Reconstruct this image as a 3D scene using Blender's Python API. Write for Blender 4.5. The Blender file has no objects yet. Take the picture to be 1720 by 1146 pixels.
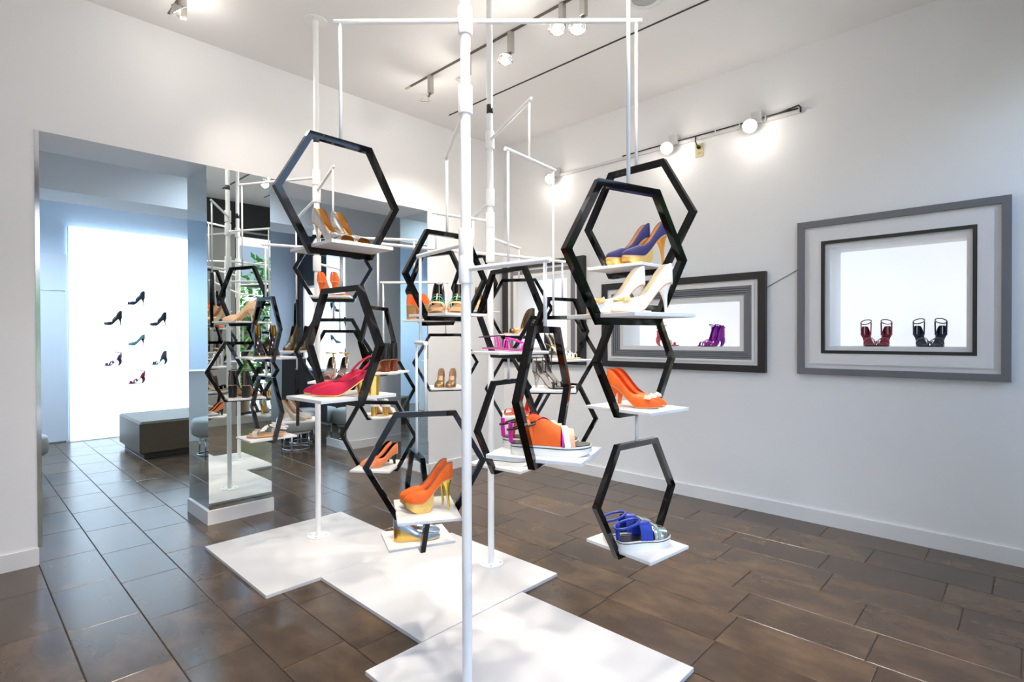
import bpy, math, random
from mathutils import Vector, Matrix
random.seed(7)
R = math.radians
SC = bpy.context.scene
COL = SC.collection

# ------------------------------------------------------------------ camera, world, exposure
F, CX, CY, EYE = 907.5, 860.0, 573.0, 1.4
YAW, PIT, ROLL = R(43.757), R(-.433), R(-.164)
_f = Vector((math.cos(PIT)*math.cos(YAW), math.cos(PIT)*math.sin(YAW), math.sin(PIT)))
_r = Vector((math.sin(YAW), -math.cos(YAW), 0)); _u = _r.cross(_f)
CR = _r*math.cos(ROLL)+_u*math.sin(ROLL); CU = _u*math.cos(ROLL)-_r*math.sin(ROLL)
cam = bpy.data.cameras.new('camera'); camo = bpy.data.objects.new('camera', cam); COL.objects.link(camo)
cam.sensor_width = 36; cam.lens = F/1720*36; cam.clip_start = .05
camo.matrix_world = Matrix(((CR.x, CU.x, -_f.x, 0), (CR.y, CU.y, -_f.y, 0), (CR.z, CU.z, -_f.z, EYE), (0, 0, 0, 1)))
SC.camera = camo
SC.view_settings.view_transform = 'Standard'; SC.view_settings.look = 'None'
SC.view_settings.gamma = 1; SC.view_settings.use_curve_mapping = False
SC.view_settings.exposure = 0.8

W = bpy.data.worlds.new('sky'); SC.world = W; W.use_nodes = True
nt = W.node_tree; bg = nt.nodes['Background']
sky = nt.nodes.new('ShaderNodeTexSky'); sky.sky_type = 'NISHITA'; sky.sun_disc = False
sky.sun_elevation = R(48); sky.sun_rotation = R(60); sky.altitude = 0; sky.dust_density = 2.5; sky.ozone_density = 1.5
nt.links.new(sky.outputs[0], bg.inputs[0]); bg.inputs[1].default_value = 0.84

def ray(px, py): return _f + CR*((px-CX)/F) - CU*((py-CY)/F)
def at(px, py, d): return Vector((0, 0, EYE)) + ray(px, py)*d
def onX(px, py, X): r = ray(px, py); return Vector((0, 0, EYE)) + r*(X/r.x)
def onY(px, py, Y): r = ray(px, py); return Vector((0, 0, EYE)) + r*(Y/r.y)
def proj(p):
    q = Vector(p)-Vector((0, 0, EYE)); d = q.dot(_f)
    return (CX+F*q.dot(CR)/d, CY-F*q.dot(CU)/d, d) if d > .05 else (-9999, -9999, d)

# room dimensions
YL, XR, ZC, TW = 4.425, 4.485, 3.59, .47      # left wall face, right wall face, ceiling, wall thickness
YF, XS = -.42, -1.25                          # window front, far side wall (behind / beside the camera)
YB, ZH = 9.42, 2.685                          # back wall of the rear room, opening height
XB0, XB1 = -.55, 4.3
WINS = [(-1.05, 1.15), (1.5, 2.62), (3.22, 4.40)]   # front wall windows; the first is unseen, added to light the room
# sky light enters through the shop windows: sampling portals
for i, (a, b) in enumerate(WINS):
    l = bpy.data.lights.new('window_portal', 'AREA'); l.shape = 'RECTANGLE'; l.size = b-a; l.size_y = 3.0
    l.cycles.is_portal = True
    o = bpy.data.objects.new('window_portal', l); COL.objects.link(o)
    o.location = ((a+b)/2, YF-.02, 1.6); o.rotation_euler = (R(90), 0, 0)

# ------------------------------------------------------------------ materials
MATS = {}
def mat(name, col, rough=.5, metal=0, emit=0, ecol=None, noise=0, nscale=20, bump=0, coat=0, trans=0, alpha=1, spec=None, ior=None):
    if name in MATS: return MATS[name]
    m = bpy.data.materials.new(name); m.use_nodes = True; n = m.node_tree; b = n.nodes['Principled BSDF']
    c = (*col, 1); b.inputs['Base Color'].default_value = c
    b.inputs['Roughness'].default_value = rough; b.inputs['Metallic'].default_value = metal
    b.inputs['Coat Weight'].default_value = coat
    b.inputs['Transmission Weight'].default_value = trans
    if spec is not None: b.inputs['Specular IOR Level'].default_value = spec
    if ior: b.inputs['IOR'].default_value = ior
    if emit:
        b.inputs['Emission Color'].default_value = (*(ecol or col), 1); b.inputs['Emission Strength'].default_value = emit
    if noise or bump:
        tc = n.nodes.new('ShaderNodeTexCoord'); tx = n.nodes.new('ShaderNodeTexNoise')
        tx.inputs['Scale'].default_value = nscale; tx.inputs['Detail'].default_value = 5
        n.links.new(tc.outputs['Object'], tx.inputs['Vector'])
        if noise:
            mx = n.nodes.new('ShaderNodeMix'); mx.data_type = 'RGBA'
            mx.inputs[6].default_value = tuple(max(0, v*(1-noise)) for v in col)+(1,)
            mx.inputs[7].default_value = tuple(min(1, v*(1+noise)) for v in col)+(1,)
            n.links.new(tx.outputs['Fac'], mx.inputs[0]); n.links.new(mx.outputs[2], b.inputs['Base Color'])
        if bump:
            bp = n.nodes.new('ShaderNodeBump'); bp.inputs['Strength'].default_value = bump; bp.inputs['Distance'].default_value = .002
            n.links.new(tx.outputs['Fac'], bp.inputs['Height']); n.links.new(bp.outputs[0], b.inputs['Normal'])
    MATS[name] = m; return m

def tile_material():
    m = bpy.data.materials.new('slate_tile'); m.use_nodes = True; n = m.node_tree; L = n.links; b = n.nodes['Principled BSDF']
    geo = n.nodes.new('ShaderNodeNewGeometry'); oi = n.nodes.new('ShaderNodeObjectInfo')
    off = n.nodes.new('ShaderNodeVectorMath'); off.operation = 'MULTIPLY_ADD'
    cmb = n.nodes.new('ShaderNodeCombineXYZ'); L.new(oi.outputs['Random'], cmb.inputs[2])
    off.inputs[1].default_value = (1, 1, 1)
    sc = n.nodes.new('ShaderNodeVectorMath'); sc.operation = 'SCALE'; sc.inputs['Scale'].default_value = 40
    L.new(cmb.outputs[0], sc.inputs[0])
    L.new(geo.outputs['Position'], off.inputs[0]); L.new(sc.outputs[0], off.inputs[2])
    mp = n.nodes.new('ShaderNodeMapping'); mp.inputs['Scale'].default_value = (1.9, 1.0, 1)
    L.new(off.outputs[0], mp.inputs[0])
    n1 = n.nodes.new('ShaderNodeTexNoise'); n1.inputs['Scale'].default_value = 3.6; n1.inputs['Detail'].default_value = 6; n1.inputs['Roughness'].default_value = .5
    n2 = n.nodes.new('ShaderNodeTexNoise'); n2.inputs['Scale'].default_value = 30; n2.inputs['Detail'].default_value = 4; n2.inputs['Roughness'].default_value = .65
    L.new(mp.outputs[0], n1.inputs['Vector']); L.new(mp.outputs[0], n2.inputs['Vector'])
    add = n.nodes.new('ShaderNodeMath'); add.operation = 'MULTIPLY_ADD'; add.inputs[1].default_value = .16
    L.new(n2.outputs['Fac'], add.inputs[0]); L.new(n1.outputs['Fac'], add.inputs[2])
    rnd = n.nodes.new('ShaderNodeMath'); rnd.operation = 'MULTIPLY_ADD'; rnd.inputs[1].default_value = .22
    L.new(oi.outputs['Random'], rnd.inputs[0]); L.new(add.outputs[0], rnd.inputs[2])
    cr = n.nodes.new('ShaderNodeValToRGB'); e = cr.color_ramp.elements
    e[0].position = .30; e[0].color = (.040, .026, .016, 1); e[1].position = .98; e[1].color = (.150, .092, .048, 1)
    k = cr.color_ramp.elements.new(.66); k.color = (.080, .050, .029, 1)
    L.new(rnd.outputs[0], cr.inputs[0]); L.new(cr.outputs[0], b.inputs['Base Color'])
    rr = n.nodes.new('ShaderNodeMapRange'); rr.inputs[3].default_value = .16; rr.inputs[4].default_value = .28
    L.new(n1.outputs['Fac'], rr.inputs[0]); L.new(rr.outputs[0], b.inputs['Roughness'])
    b.inputs['Specular IOR Level'].default_value = .55
    bp = n.nodes.new('ShaderNodeBump'); bp.inputs['Strength'].default_value = .02; bp.inputs['Distance'].default_value = .003
    L.new(n2.outputs['Fac'], bp.inputs['Height']); L.new(bp.outputs[0], b.inputs['Normal'])
    return m

WALL = mat('wall_paint', (.86, .855, .85), .65, noise=.015, nscale=3)
CEIL = mat('ceiling_paint', (.90, .885, .87), .8, noise=.01, nscale=2)
REARW = mat('rear_wall_daylight_tint', (.64, .72, .82), .6, noise=.02, nscale=3)  # grey wall with blue daylight and dimness mixed into its colour
BLKW = mat('black_wall_paint', (.012, .013, .016), .6)
TRIM = mat('white_trim', (.82, .81, .80), .4)
POLE = mat('white_enamel', (.93, .93, .915), .28)
ACR = mat('black_acrylic', (.003, .003, .0035), .05, spec=.34)
SHELF = mat('white_shelf', (.78, .77, .755), .4)
PLAT = mat('white_lacquered_board', (.72, .705, .70), .38, noise=.03, nscale=3)
MIR = mat('mirror', (.80, .87, .87), .0, 1)
CHROME = mat('chrome', (.75, .75, .76), .12, 1)
ALU = mat('brushed_aluminium', (.50, .48, .45), .38, .9)
GROUT = mat('grout', (.16, .13, .105), .8)
DARK = mat('dark_slot', (.02, .018, .016), .6)
TILE = tile_material()
LBOX = mat('lightbox_face', (.9, .93, .96), .5, emit=1.4, ecol=(.62, .82, 1))
NICHE = mat('niche_white', (.86, .87, .88), .5)
NLIT = mat('niche_backlight', (.9, .92, .95), .5, emit=.34, ecol=(.90, .95, 1))
LAMP = mat('lamp_glow', (1, .95, .85), .5, emit=30, ecol=(1, .93, .80))
LAMPD = mat('lamp_soft_glow', (1, .97, .9), .3, emit=2.5, ecol=(1, .95, .86))
REFL = mat('lamp_reflector', (.85, .84, .82), .18, 1)
GREYF = mat('grey_frame', (.165, .165, .175), .5)
RIBF = mat('slate_grey_frame', (.205, .205, .225), .5)
BLKF = mat('black_frame', (.022, .020, .019), .4)
GRV = mat('groove_dark', (.07, .07, .075), .6)
WHTF = mat('white_frame', (.80, .78, .765), .5)

# ------------------------------------------------------------------ mesh helpers
def mesh(name, vs, fs, smooth=False):
    me = bpy.data.meshes.new(name); me.from_pydata([tuple(v) for v in vs], [], fs); me.validate()
    if smooth:
        for p in me.polygons: p.use_smooth = True
    me.update(); return me
def obj(name, me, m=None, parent=None, loc=None, rot=None):
    o = bpy.data.objects.new(name, me); COL.objects.link(o)
    if m is not None and me is not None and not me.materials: me.materials.append(m)
    if parent: o.parent = parent
    if loc is not None: o.location = loc
    if rot is not None: o.rotation_euler = rot
    return o
def empty(name, loc, rz=0):
    o = bpy.data.objects.new(name, None); COL.objects.link(o); o.location = loc; o.rotation_euler = (0, 0, rz); o.empty_display_size = .05
    return o
def tag(o, label=None, cat=None, group=None, kind=None):
    if label: o['label'] = label
    if cat: o['category'] = cat
    if group: o['group'] = group
    if kind: o['kind'] = kind
    return o
class MB:
    def __init__(s): s.v = []; s.f = []
    def add(s, vs, fs):
        n = len(s.v); s.v += [tuple(v) for v in vs]; s.f += [tuple(i+n for i in f) for f in fs]; return s
    def box(s, x0, x1, y0, y1, z0, z1):
        vs = [(x, y, z) for z in (z0, z1) for y in (y0, y1) for x in (x0, x1)]
        return s.add(vs, [(0, 2, 3, 1), (4, 5, 7, 6), (0, 1, 5, 4), (2, 6, 7, 3), (0, 4, 6, 2), (1, 3, 7, 5)])
    def cbox(s, c, sx, sy, sz): return s.box(c[0]-sx/2, c[0]+sx/2, c[1]-sy/2, c[1]+sy/2, c[2]-sz/2, c[2]+sz/2)
    def bevbox(s, x0, x1, y0, y1, z0, z1, b):
        # box with a chamfered rim on all edges, by three stacked rings
        def ring(i, z): return [(x0+i, y0, z), (x1-i, y0, z), (x1, y0+i, z), (x1, y1-i, z), (x1-i, y1, z), (x0+i, y1, z), (x0, y1-i, z), (x0, y0+i, z)]
        def ins(i, z): return [(x0+i, y0+b, z), (x0+b, y0+b, z)]
        rings = []
        for z, d in ((z0, b), (z0+b, 0), (z1-b, 0), (z1, b)):
            rings.append([(min(max(x, x0+d), x1-d), min(max(y, y0+d), y1-d), z) for x, y, z in ring(b, z)])
        vs = [p for r in rings for p in r]; fs = []
        for k in range(3):
            for i in range(8): j = (i+1) % 8; fs.append((k*8+i, k*8+j, k*8+8+j, k*8+8+i))
        fs.append(tuple(range(7, -1, -1))); fs.append(tuple(range(24, 32)))
        return s.add(vs, fs)
    def tube(s, a, b, r0, r1=None, n=12, caps=True):
        a, b = Vector(a), Vector(b); r1 = r0 if r1 is None else r1; d = (b-a).normalized()
        u = d.orthogonal().normalized(); w = d.cross(u); vs = []
        for p, r in ((a, r0), (b, r1)):
            for i in range(n): t = 2*math.pi*i/n; vs.append(p+u*(r*math.cos(t))+w*(r*math.sin(t)))
        fs = [(i, (i+1) % n, n+(i+1) % n, n+i) for i in range(n)]
        if caps: fs += [tuple(range(n-1, -1, -1)), tuple(range(n, 2*n))]
        return s.add(vs, fs)
    def path(s, pts, r, n=8, flat=1, closed=False):
        P = [Vector(p) for p in pts]; m = len(P); vs = []; up = None
        for i, p in enumerate(P):
            if closed: d = (P[(i+1) % m]-P[i-1])
            else: d = P[min(i+1, m-1)]-P[max(i-1, 0)]
            d.normalize()
            if up is None: up = d.orthogonal().normalized()
            up = (up-d*up.dot(d)).normalized(); w = d.cross(up)
            rr = r[i] if isinstance(r, (list, tuple)) else r
            for k in range(n): t = 2*math.pi*k/n; vs.append(p+up*(rr*math.cos(t))+w*(rr*flat*math.sin(t)))
        fs = []
        for i in range(m if closed else m-1):
            j = (i+1) % m
            for k in range(n): q = (k+1) % n; fs.append((i*n+k, i*n+q, j*n+q, j*n+k))
        if not closed: fs += [tuple(range(n-1, -1, -1)), tuple(range((m-1)*n, m*n))]
        return s.add(vs, fs)
    def lathe(s, prof, c=(0, 0, 0), n=24, axis=None):
        vs = []; m = len(prof); Q = None
        if axis is not None: Q = Vector((0, 0, 1)).rotation_difference(Vector(axis).normalized())
        for r, z in prof:
            for i in range(n):
                t = 2*math.pi*i/n; p = Vector((r*math.cos(t), r*math.sin(t), z))
                if Q: p = Q @ p
                vs.append(p+Vector(c))
        fs = [(a*n+i, a*n+(i+1) % n, a*n+n+(i+1) % n, a*n+n+i) for a in range(m-1) for i in range(n)]
        return s.add(vs, fs)
    def mesh(s, name, smooth=False): return mesh(name, s.v, s.f, smooth)
    def build(s, name, m, parent=None, smooth=False, loc=None, rot=None): return obj(name, s.mesh(name, smooth), m, parent, loc, rot)
def smooth_by_angle(o, a=40):
    me = o.data
    for p in me.polygons: p.use_smooth = True
    try: me.set_sharp_from_angle(angle=R(a))
    except Exception: pass
    return o
def struct(name, mb, m, parent=None):
    o = mb.build(name, m, parent)
    if parent is None: o['kind'] = 'structure'
    return o
def holes_wall(mb, axis, p0, p1, u0, u1, z0, z1, holes):
    """slab between p0..p1 on `axis`, spanning u0..u1 / z0..z1 with rectangular holes (ua,ub,za,zb)"""
    us = sorted({u0, u1, *[h[0] for h in holes], *[h[1] for h in holes]}); zs = sorted({z0, z1, *[h[2] for h in holes], *[h[3] for h in holes]})
    for i in range(len(us)-1):
        for j in range(len(zs)-1):
            uc, zc = (us[i]+us[i+1])/2, (zs[j]+zs[j+1])/2
            if any(h[0] < uc < h[1] and h[2] < zc < h[3] for h in holes): continue
            if axis == 'x': mb.box(p0, p1, us[i], us[i+1], zs[j], zs[j+1])
            else: mb.box(us[i], us[i+1], p0, p1, zs[j], zs[j+1])
    return mb

# ------------------------------------------------------------------ room shell
X0, X1, X2, X3 = .376, 1.341, 1.805, 3.384     # left opening, pillar, right opening
FR = [  # wall niches on the right wall: outer y0,y1,z0,z1 ; opening y0,y1,z0,z1
    dict(o=(3.248, 4.40, 1.113, 2.222), i=(3.475, 4.20, 1.285, 2.06)),
    dict(o=(1.498, 3.035, 1.110, 1.913), i=(1.711, 2.812, 1.312, 1.703)),
    dict(o=(.078, 1.268, 1.116, 2.252), i=(.288, 1.056, 1.325, 2.044))]
fl = struct('floor', MB().box(XS, XR, YF, YB, -.05, -.006), GROUT)
ce = struct('ceiling', MB().box(XS-.2, XR+.2, YF-.2, YL+.2, ZC, ZC+.1), CEIL)
struct('wall_right', holes_wall(MB(), 'x', XR, XR+.14, YF-.2, YL+TW, 0, ZC, [f['i'] for f in FR]), WALL)
mb = MB().box(XS, X0, YL, YL+TW, 0, ZC).box(X0, X3, YL, YL+TW, ZH, ZC).box(X3, XR, YL, YL+TW, 0, ZC)
struct('wall_left', mb, WALL)
mb = MB(); holes_wall(mb, 'y', YF-.2, YF, XS-.2, XR, 0, ZC, [(a, b, .12, 3.12) for a, b in WINS])
struct('wall_front', mb, mat('front_wall_paint', (.42, .42, .39), .6))
struct('trim_1', MB().box(XS, XR, YF, YF+.03, 3.14, ZC), BLKW)
struct('wall_side', MB().box(XS-.2, XS, YF-.2, YB, 0, ZC), WALL)
# shop windows, the first added as extra glazing for light
for i, (a, b) in enumerate(WINS):
    w = struct('window_%d' % (i+1), MB().box(a, b, YF-.13, YF-.12, .12, 3.12), mat('window_glass', (1, 1, 1), 0, trans=1, ior=1.02, spec=.1))
    m = MB().box(a, a+.05, YF-.16, YF-.09, .12, 3.12).box(b-.05, b, YF-.16, YF-.09, .12, 3.12).box(a+.05, b-.05, YF-.16, YF-.09, 3.07, 3.12).box(a+.05, b-.05, YF-.16, YF-.09, .12, .17).box(a+.05, b-.05, YF-.16, YF-.09, 2.25, 2.30)
    m.build('window_frame', BLKF, w)
# baseboards
BBH, BBT = .104, .015
def bb(name, boxes):
    m = MB()
    for q in boxes: m.box(*q, 0, BBH)
    return struct(name, m, TRIM)
bb('baseboard_left', [(XS, X0+.005, YL-BBT, YL), (X3-.005, XR, YL-BBT, YL), (X3-.014, X3, YL-BBT, YL+TW)])
bb('baseboard_right', [(XR-BBT, XR, YF, YL)])
# chrome edge strip at the left jamb
struct('trim_2', MB().box(X0, X0+.022, YL-.004, YL+TW, BBH, ZH), CHROME)
# mirrored jamb on the right side of the wide opening
j = struct('trim_3', MB().box(X3-.008, X3, YL, YL+TW, BBH, ZH), MIR)
# mirrored pillar
pl = struct('wall_pillar', MB().box(X1+.01, X2-.01, YL+.01, YL+TW-.01, 0, ZH), WALL)
def mp(bx): return MB().box(*bx).build('mirror_panel', MIR, pl)
mp((X1+.0005, X2-.0005, YL, YL+.008, BBH, ZH)); mp((X1, X1+.008, YL+.0005, YL+TW-.0005, BBH, ZH)); mp((X2-.008, X2, YL+.0005, YL+TW-.0005, BBH, ZH))
MB().box(X1-.012, X2+.012, YL-.012, YL+TW+.012, 0, BBH).build('base_plinth', TRIM, pl)

# ------------------------------------------------------------------ rear room
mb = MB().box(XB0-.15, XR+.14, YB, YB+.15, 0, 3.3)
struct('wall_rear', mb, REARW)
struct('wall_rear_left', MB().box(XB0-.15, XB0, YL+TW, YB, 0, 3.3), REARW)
rr = struct('wall_rear_right', MB().box(XB1, XB1+.15, 6.62, YB, 0, 3.3).box(XR, XR+.14, YL+TW, 6.62, 0, 3.3), mat('rear_black_wall', (.012, .015, .022), .5))
struct('ceiling_rear', MB().box(XB0-.2, XR+.2, YL+TW, YB, 3.3, 3.4), CEIL)
struct('wall_beam', MB().box(XB0, XR, 6.1, 6.6, ZH, 3.3), WALL)
p2 = struct('wall_pillar_rear', MB().box(3.42, XR, 6.12, 6.60, 0, ZH), WALL)
MB().box(3.412, 3.42, 6.125, 6.60, .1, ZH).build('mirror_panel', MIR, p2)
MB().box(3.402, XR, 6.105, 6.12, 0, .1).box(3.402, 3.42, 6.12, 6.61, 0, .1).build('base_plinth', TRIM, p2)
# door, transom panel
dr = struct('door_1', MB().box(.35, 1.095, YB-.035, YB, .015, 2.03), mat('door_paint', (.70, .74, .80), .45))
MB().box(.35, 1.12, YB-.02, YB, 2.04, 2.53).build('transom_panel', MATS['door_paint'], dr)
MB().box(1.095, 1.118, YB-.05, YB, 0, 2.04).build('door_frame', MATS['door_paint'], dr)
h = MB().tube((.43, YB-.035, 1.0), (.43, YB-.08, 1.0), .012).tube((.43, YB-.08, 1.0), (.54, YB-.08, 1.0), .009).build('door_handle', CHROME, dr)
# lightbox panel
lbx = empty('lightbox', (1.88, YB-.075, 0)); tag(lbx, 'tall glowing white lightbox panel displaying seven shoes in the rear room', 'lightbox')
MB().box(1.135-1.88, 2.62-1.88, -.045, .05, .012, 2.905).build('diffuser_panel', LBOX, lbx)
MB().box(1.125-1.88, 2.63-1.88, -.02, .05, 0, .012).box(1.125-1.88, 1.135-1.88, -.03, .05, .012, 2.905).box(2.62-1.88, 2.63-1.88, -.03, .05, .012, 2.905).build('edge_trim', TRIM, lbx)

# ------------------------------------------------------------------ floor tiles
TX, TY, TG = .293, .588, .0030
ROWOFF = {0: 3.28, 1: 4.325, 2: 4.63, 3: 3.94, 8: 1.095}
def tile_mesh(w, l):
    b = .0025; return MB().bevbox(-w/2, w/2, -l/2, l/2, -.006, 0, b).mesh('tile')
full = tile_mesh(TX-TG, TY-TG); full.materials.append(TILE)
rest = MB(); vis = []
for k in range(-6, 15):
    xa, xb = .38+TX*k, .38+TX*(k+1)
    off = ROWOFF.get(k, random.Random(k*31+5).random()*TY) % TY
    j = int((YF-off)/TY)-1
    while off+j*TY < YB:
        ya, yb = off+j*TY, off+(j+1)*TY; j += 1
        cxa, cxb, cya, cyb = max(xa, XS), min(xb, XR), max(ya, YF), min(yb, YB)
        if cxb-cxa < .03 or cyb-cya < .03: continue
        xc, yc = (cxa+cxb)/2, (cya+cyb)/2
        if yc > YL+TW and (xc > XB1 and yc > 6.6 or xc < XB0): continue
        px, py, d = proj((xc, yc, 0))
        seen = d > .3 and -60 < px < 1780 and py < 1215 and not (yc > YL+.1 and not (60 < px < 720))
        (vis.append((py, cxa, cxb, cya, cyb)) if seen else rest.bevbox(cxa+TG/2, cxb-TG/2, cya+TG/2, cyb-TG/2, -.006, 0, .0025))
vis.sort(reverse=True)
for n_, (py, a, b, c, d) in enumerate(vis):
    if n_ >= 300: rest.bevbox(a+TG/2, b-TG/2, c+TG/2, d-TG/2, -.006, 0, .0025); continue
    me = full if abs(b-a-TX) < 1e-4 and abs(d-c-TY) < 1e-4 else tile_mesh(b-a-TG, d-c-TG)
    obj('tile', me, TILE, fl, ((a+b)/2, (c+d)/2, 0))
tag(rest.build('tiles_beyond', TILE, fl), kind='stuff')

# ------------------------------------------------------------------ white display boards on the floor
for (a, b, c, d, lab) in ((1.167, 2.146, 2.945, 3.935, 'white square floor board under the pole nearest the mirrored pillar'),
                          (1.476, 2.449, 1.985, 2.943, 'white square floor board in the middle of the stepped row'),
                          (1.184, 2.140, 1.005, 1.980, 'white square floor board nearest the camera, brightest in the spotlights')):
    o = MB().bevbox(a, b, c, d, .0003, .020, .0015).build('floor_board', PLAT)
    tag(o, lab, 'board', 'white floor boards under the display poles')
BT = .020

# ------------------------------------------------------------------ poles, arms, hexagon frames
S, BW, BD = .248, .0215, .023
HEX = {  # px, py, depth, yaw in camera space (deg), chain parent
 'H1': (572.9, 333.9, 1.985, 47), 'R1': (1055.7, 428.7, 1.653, 31), 'R2': (1068.9, 372.5, 2.103, -46), 'H2': (560, 451.8, 3.472, 9),
 'H3': (573.7, 580.5, 1.985, -41), 'H4': (560.4, 591, 3.472, 4), 'H6': (635.3, 574.3, 3.325, 79), 'H7': (644.5, 655.4, 4.029, 27),
 'H8': (634.2, 732, 3.325, -7), 'H9': (715.1, 779.4, 2.2, 15), 'H10': (700.5, 836.9, 2.562, -68), 'H11': (751.2, 465.2, 2.621, 43),
 'H12': (732.5, 485.7, 3.179, -35), 'H14': (748.7, 608.8, 4.029, 14), 'H15': (854, 526.3, 2.582, -50), 'H16': (871.7, 518.9, 3.863, -11),
 'H17': (929.7, 596.2, 2.97, -6), 'H18': (944.6, 556.2, 3.5, 40), 'H19': (944, 698.8, 3.5, -34), 'H20': (916.1, 661.8, 1.721, 67),
 'H21': (858.5, 712.8, 2.582, 54), 'H22': (871.7, 652.8, 3.863, 2), 'HXX': (795.2, 480.4, 3.912, -45), 'H24': (1069.2, 604.5, 2.103, 40),
 'H25': (1069.6, 834, 2.103, 40), 'M1': (407.5, 498.1, 3.9, -25), 'M2': (446.7, 553.6, 3.609, -45), 'M3': (408.5, 623.9, 3.9, 37),
 'M4': (446.5, 687.1, 3.609, -43), 'H5': (571.1, 601.9, 4.108, 39), 'N1': (498.3, 550.7, 4.25, -65), 'N2': (498.2, 666.1, 4.25, -67)}
CHAIN = {'H3': 'H1', 'H24': 'R2', 'H25': 'H24', 'H4': 'H2', 'M3': 'M1', 'M4': 'M2', 'N2': 'N1', 'H8': 'H6', 'H21': 'H15', 'H22': 'H16', 'H19': 'H18'}
HP = {k: at(v[0], v[1], v[2]) for k, v in HEX.items()}
for k, p in CHAIN.items(): HP[k].x, HP[k].y = HP[p].x, HP[p].y
def camyaw(deg): return R(deg)+YAW-R(90)
hh_ = S*math.sqrt(3)/2                         # half height
SHT = .012; SHZ = -hh_+BW+SHT                  # shelf top, relative to the hexagon's centre
ri = S-BW*2/math.sqrt(3)
def bar_mesh():
    a = [(S, 0), (S*.5, hh_), (ri*.5, ri*math.sqrt(3)/2), (ri, 0)]
    vs = [(x, -BD/2, z) for x, z in a]+[(x, BD/2, z) for x, z in a]
    return mesh('frame_bar', vs, [(0, 1, 2, 3), (7, 6, 5, 4), (0, 4, 5, 1), (1, 5, 6, 2), (2, 6, 7, 3), (3, 7, 4, 0)])
BAR = bar_mesh(); BAR.materials.append(ACR)
SHM = MB().bevbox(-.1215, .1215, -.1525, .1525, -SHT, 0, .001).mesh('shelf'); SHM.materials.append(SHELF)
HOLD = {
 'H1': 'metallic silver peep-toe pumps', 'R1': 'white pumps with gold bows', 'R2': 'cobalt blue platform pumps', 'H2': 'orange suede pumps seen from behind',
 'H3': 'crimson suede slingbacks', 'H4': 'silver and red strappy sandals', 'H6': 'black sandals with tortoiseshell heels', 'H7': 'white pumps with gold heels',
 'H8': 'peach patent pumps', 'H9': 'orange platform stilettos', 'H10': 'silver pumps with gold wedges', 'H11': 'black and turquoise slides', 'H12': 'orange pumps with wooden heels',
 'H14': 'bronze gold pumps', 'H15': 'magenta flat sandals', 'H16': 'black and gold patterned sandals', 'H17': 'clear heeled black strap sandals', 'H18': 'white and black caged sandals',
 'H20': 'orange flatform sandals', 'H21': 'silver flatforms', 'H22': 'coral red sandals', 'HXX': 'gold caged heels', 'H24': 'orange pumps with cream bows', 'H25': 'blue platform sandals',
 'M1': 'beige pumps', 'M2': 'black ankle boots', 'M3': 'black ankle-strap heels', 'M4': 'silver flats with white bows', 'N1': 'black and gold boots', 'N2': 'snakeskin pumps'}
ROOT = {}
for k, v in HEX.items():
    e = empty('hexagon_frame', HP[k], camyaw(v[3])); ROOT[k] = e
    lab = ('glossy black hexagonal hanging frame, its white shelf holding '+HOLD[k]) if k in HOLD else \
          ('glossy black hexagonal hanging frame with empty shelf behind the silver and red sandals' if k == 'H5' else 'glossy black hexagonal hanging frame low behind the orange flatform sandals')
    tag(e, lab, 'display frame', 'black hexagonal frames hanging from the poles')
    for i in range(6): obj('frame_bar', BAR, ACR, e, (0, 0, 0), (0, -R(60*i), 0))
    obj('shelf', SHM, SHELF, e, (0, 0, SHZ))
def rod(k, ztop):
    z0 = hh_-.004; MB().tube((0, 0, z0), (0, 0, ztop-HP[k].z), .0062, n=10).build('hanger_rod', POLE, ROOT[k], True)
for k, p in CHAIN.items(): rod(k, HP[p].z-hh_)

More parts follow.
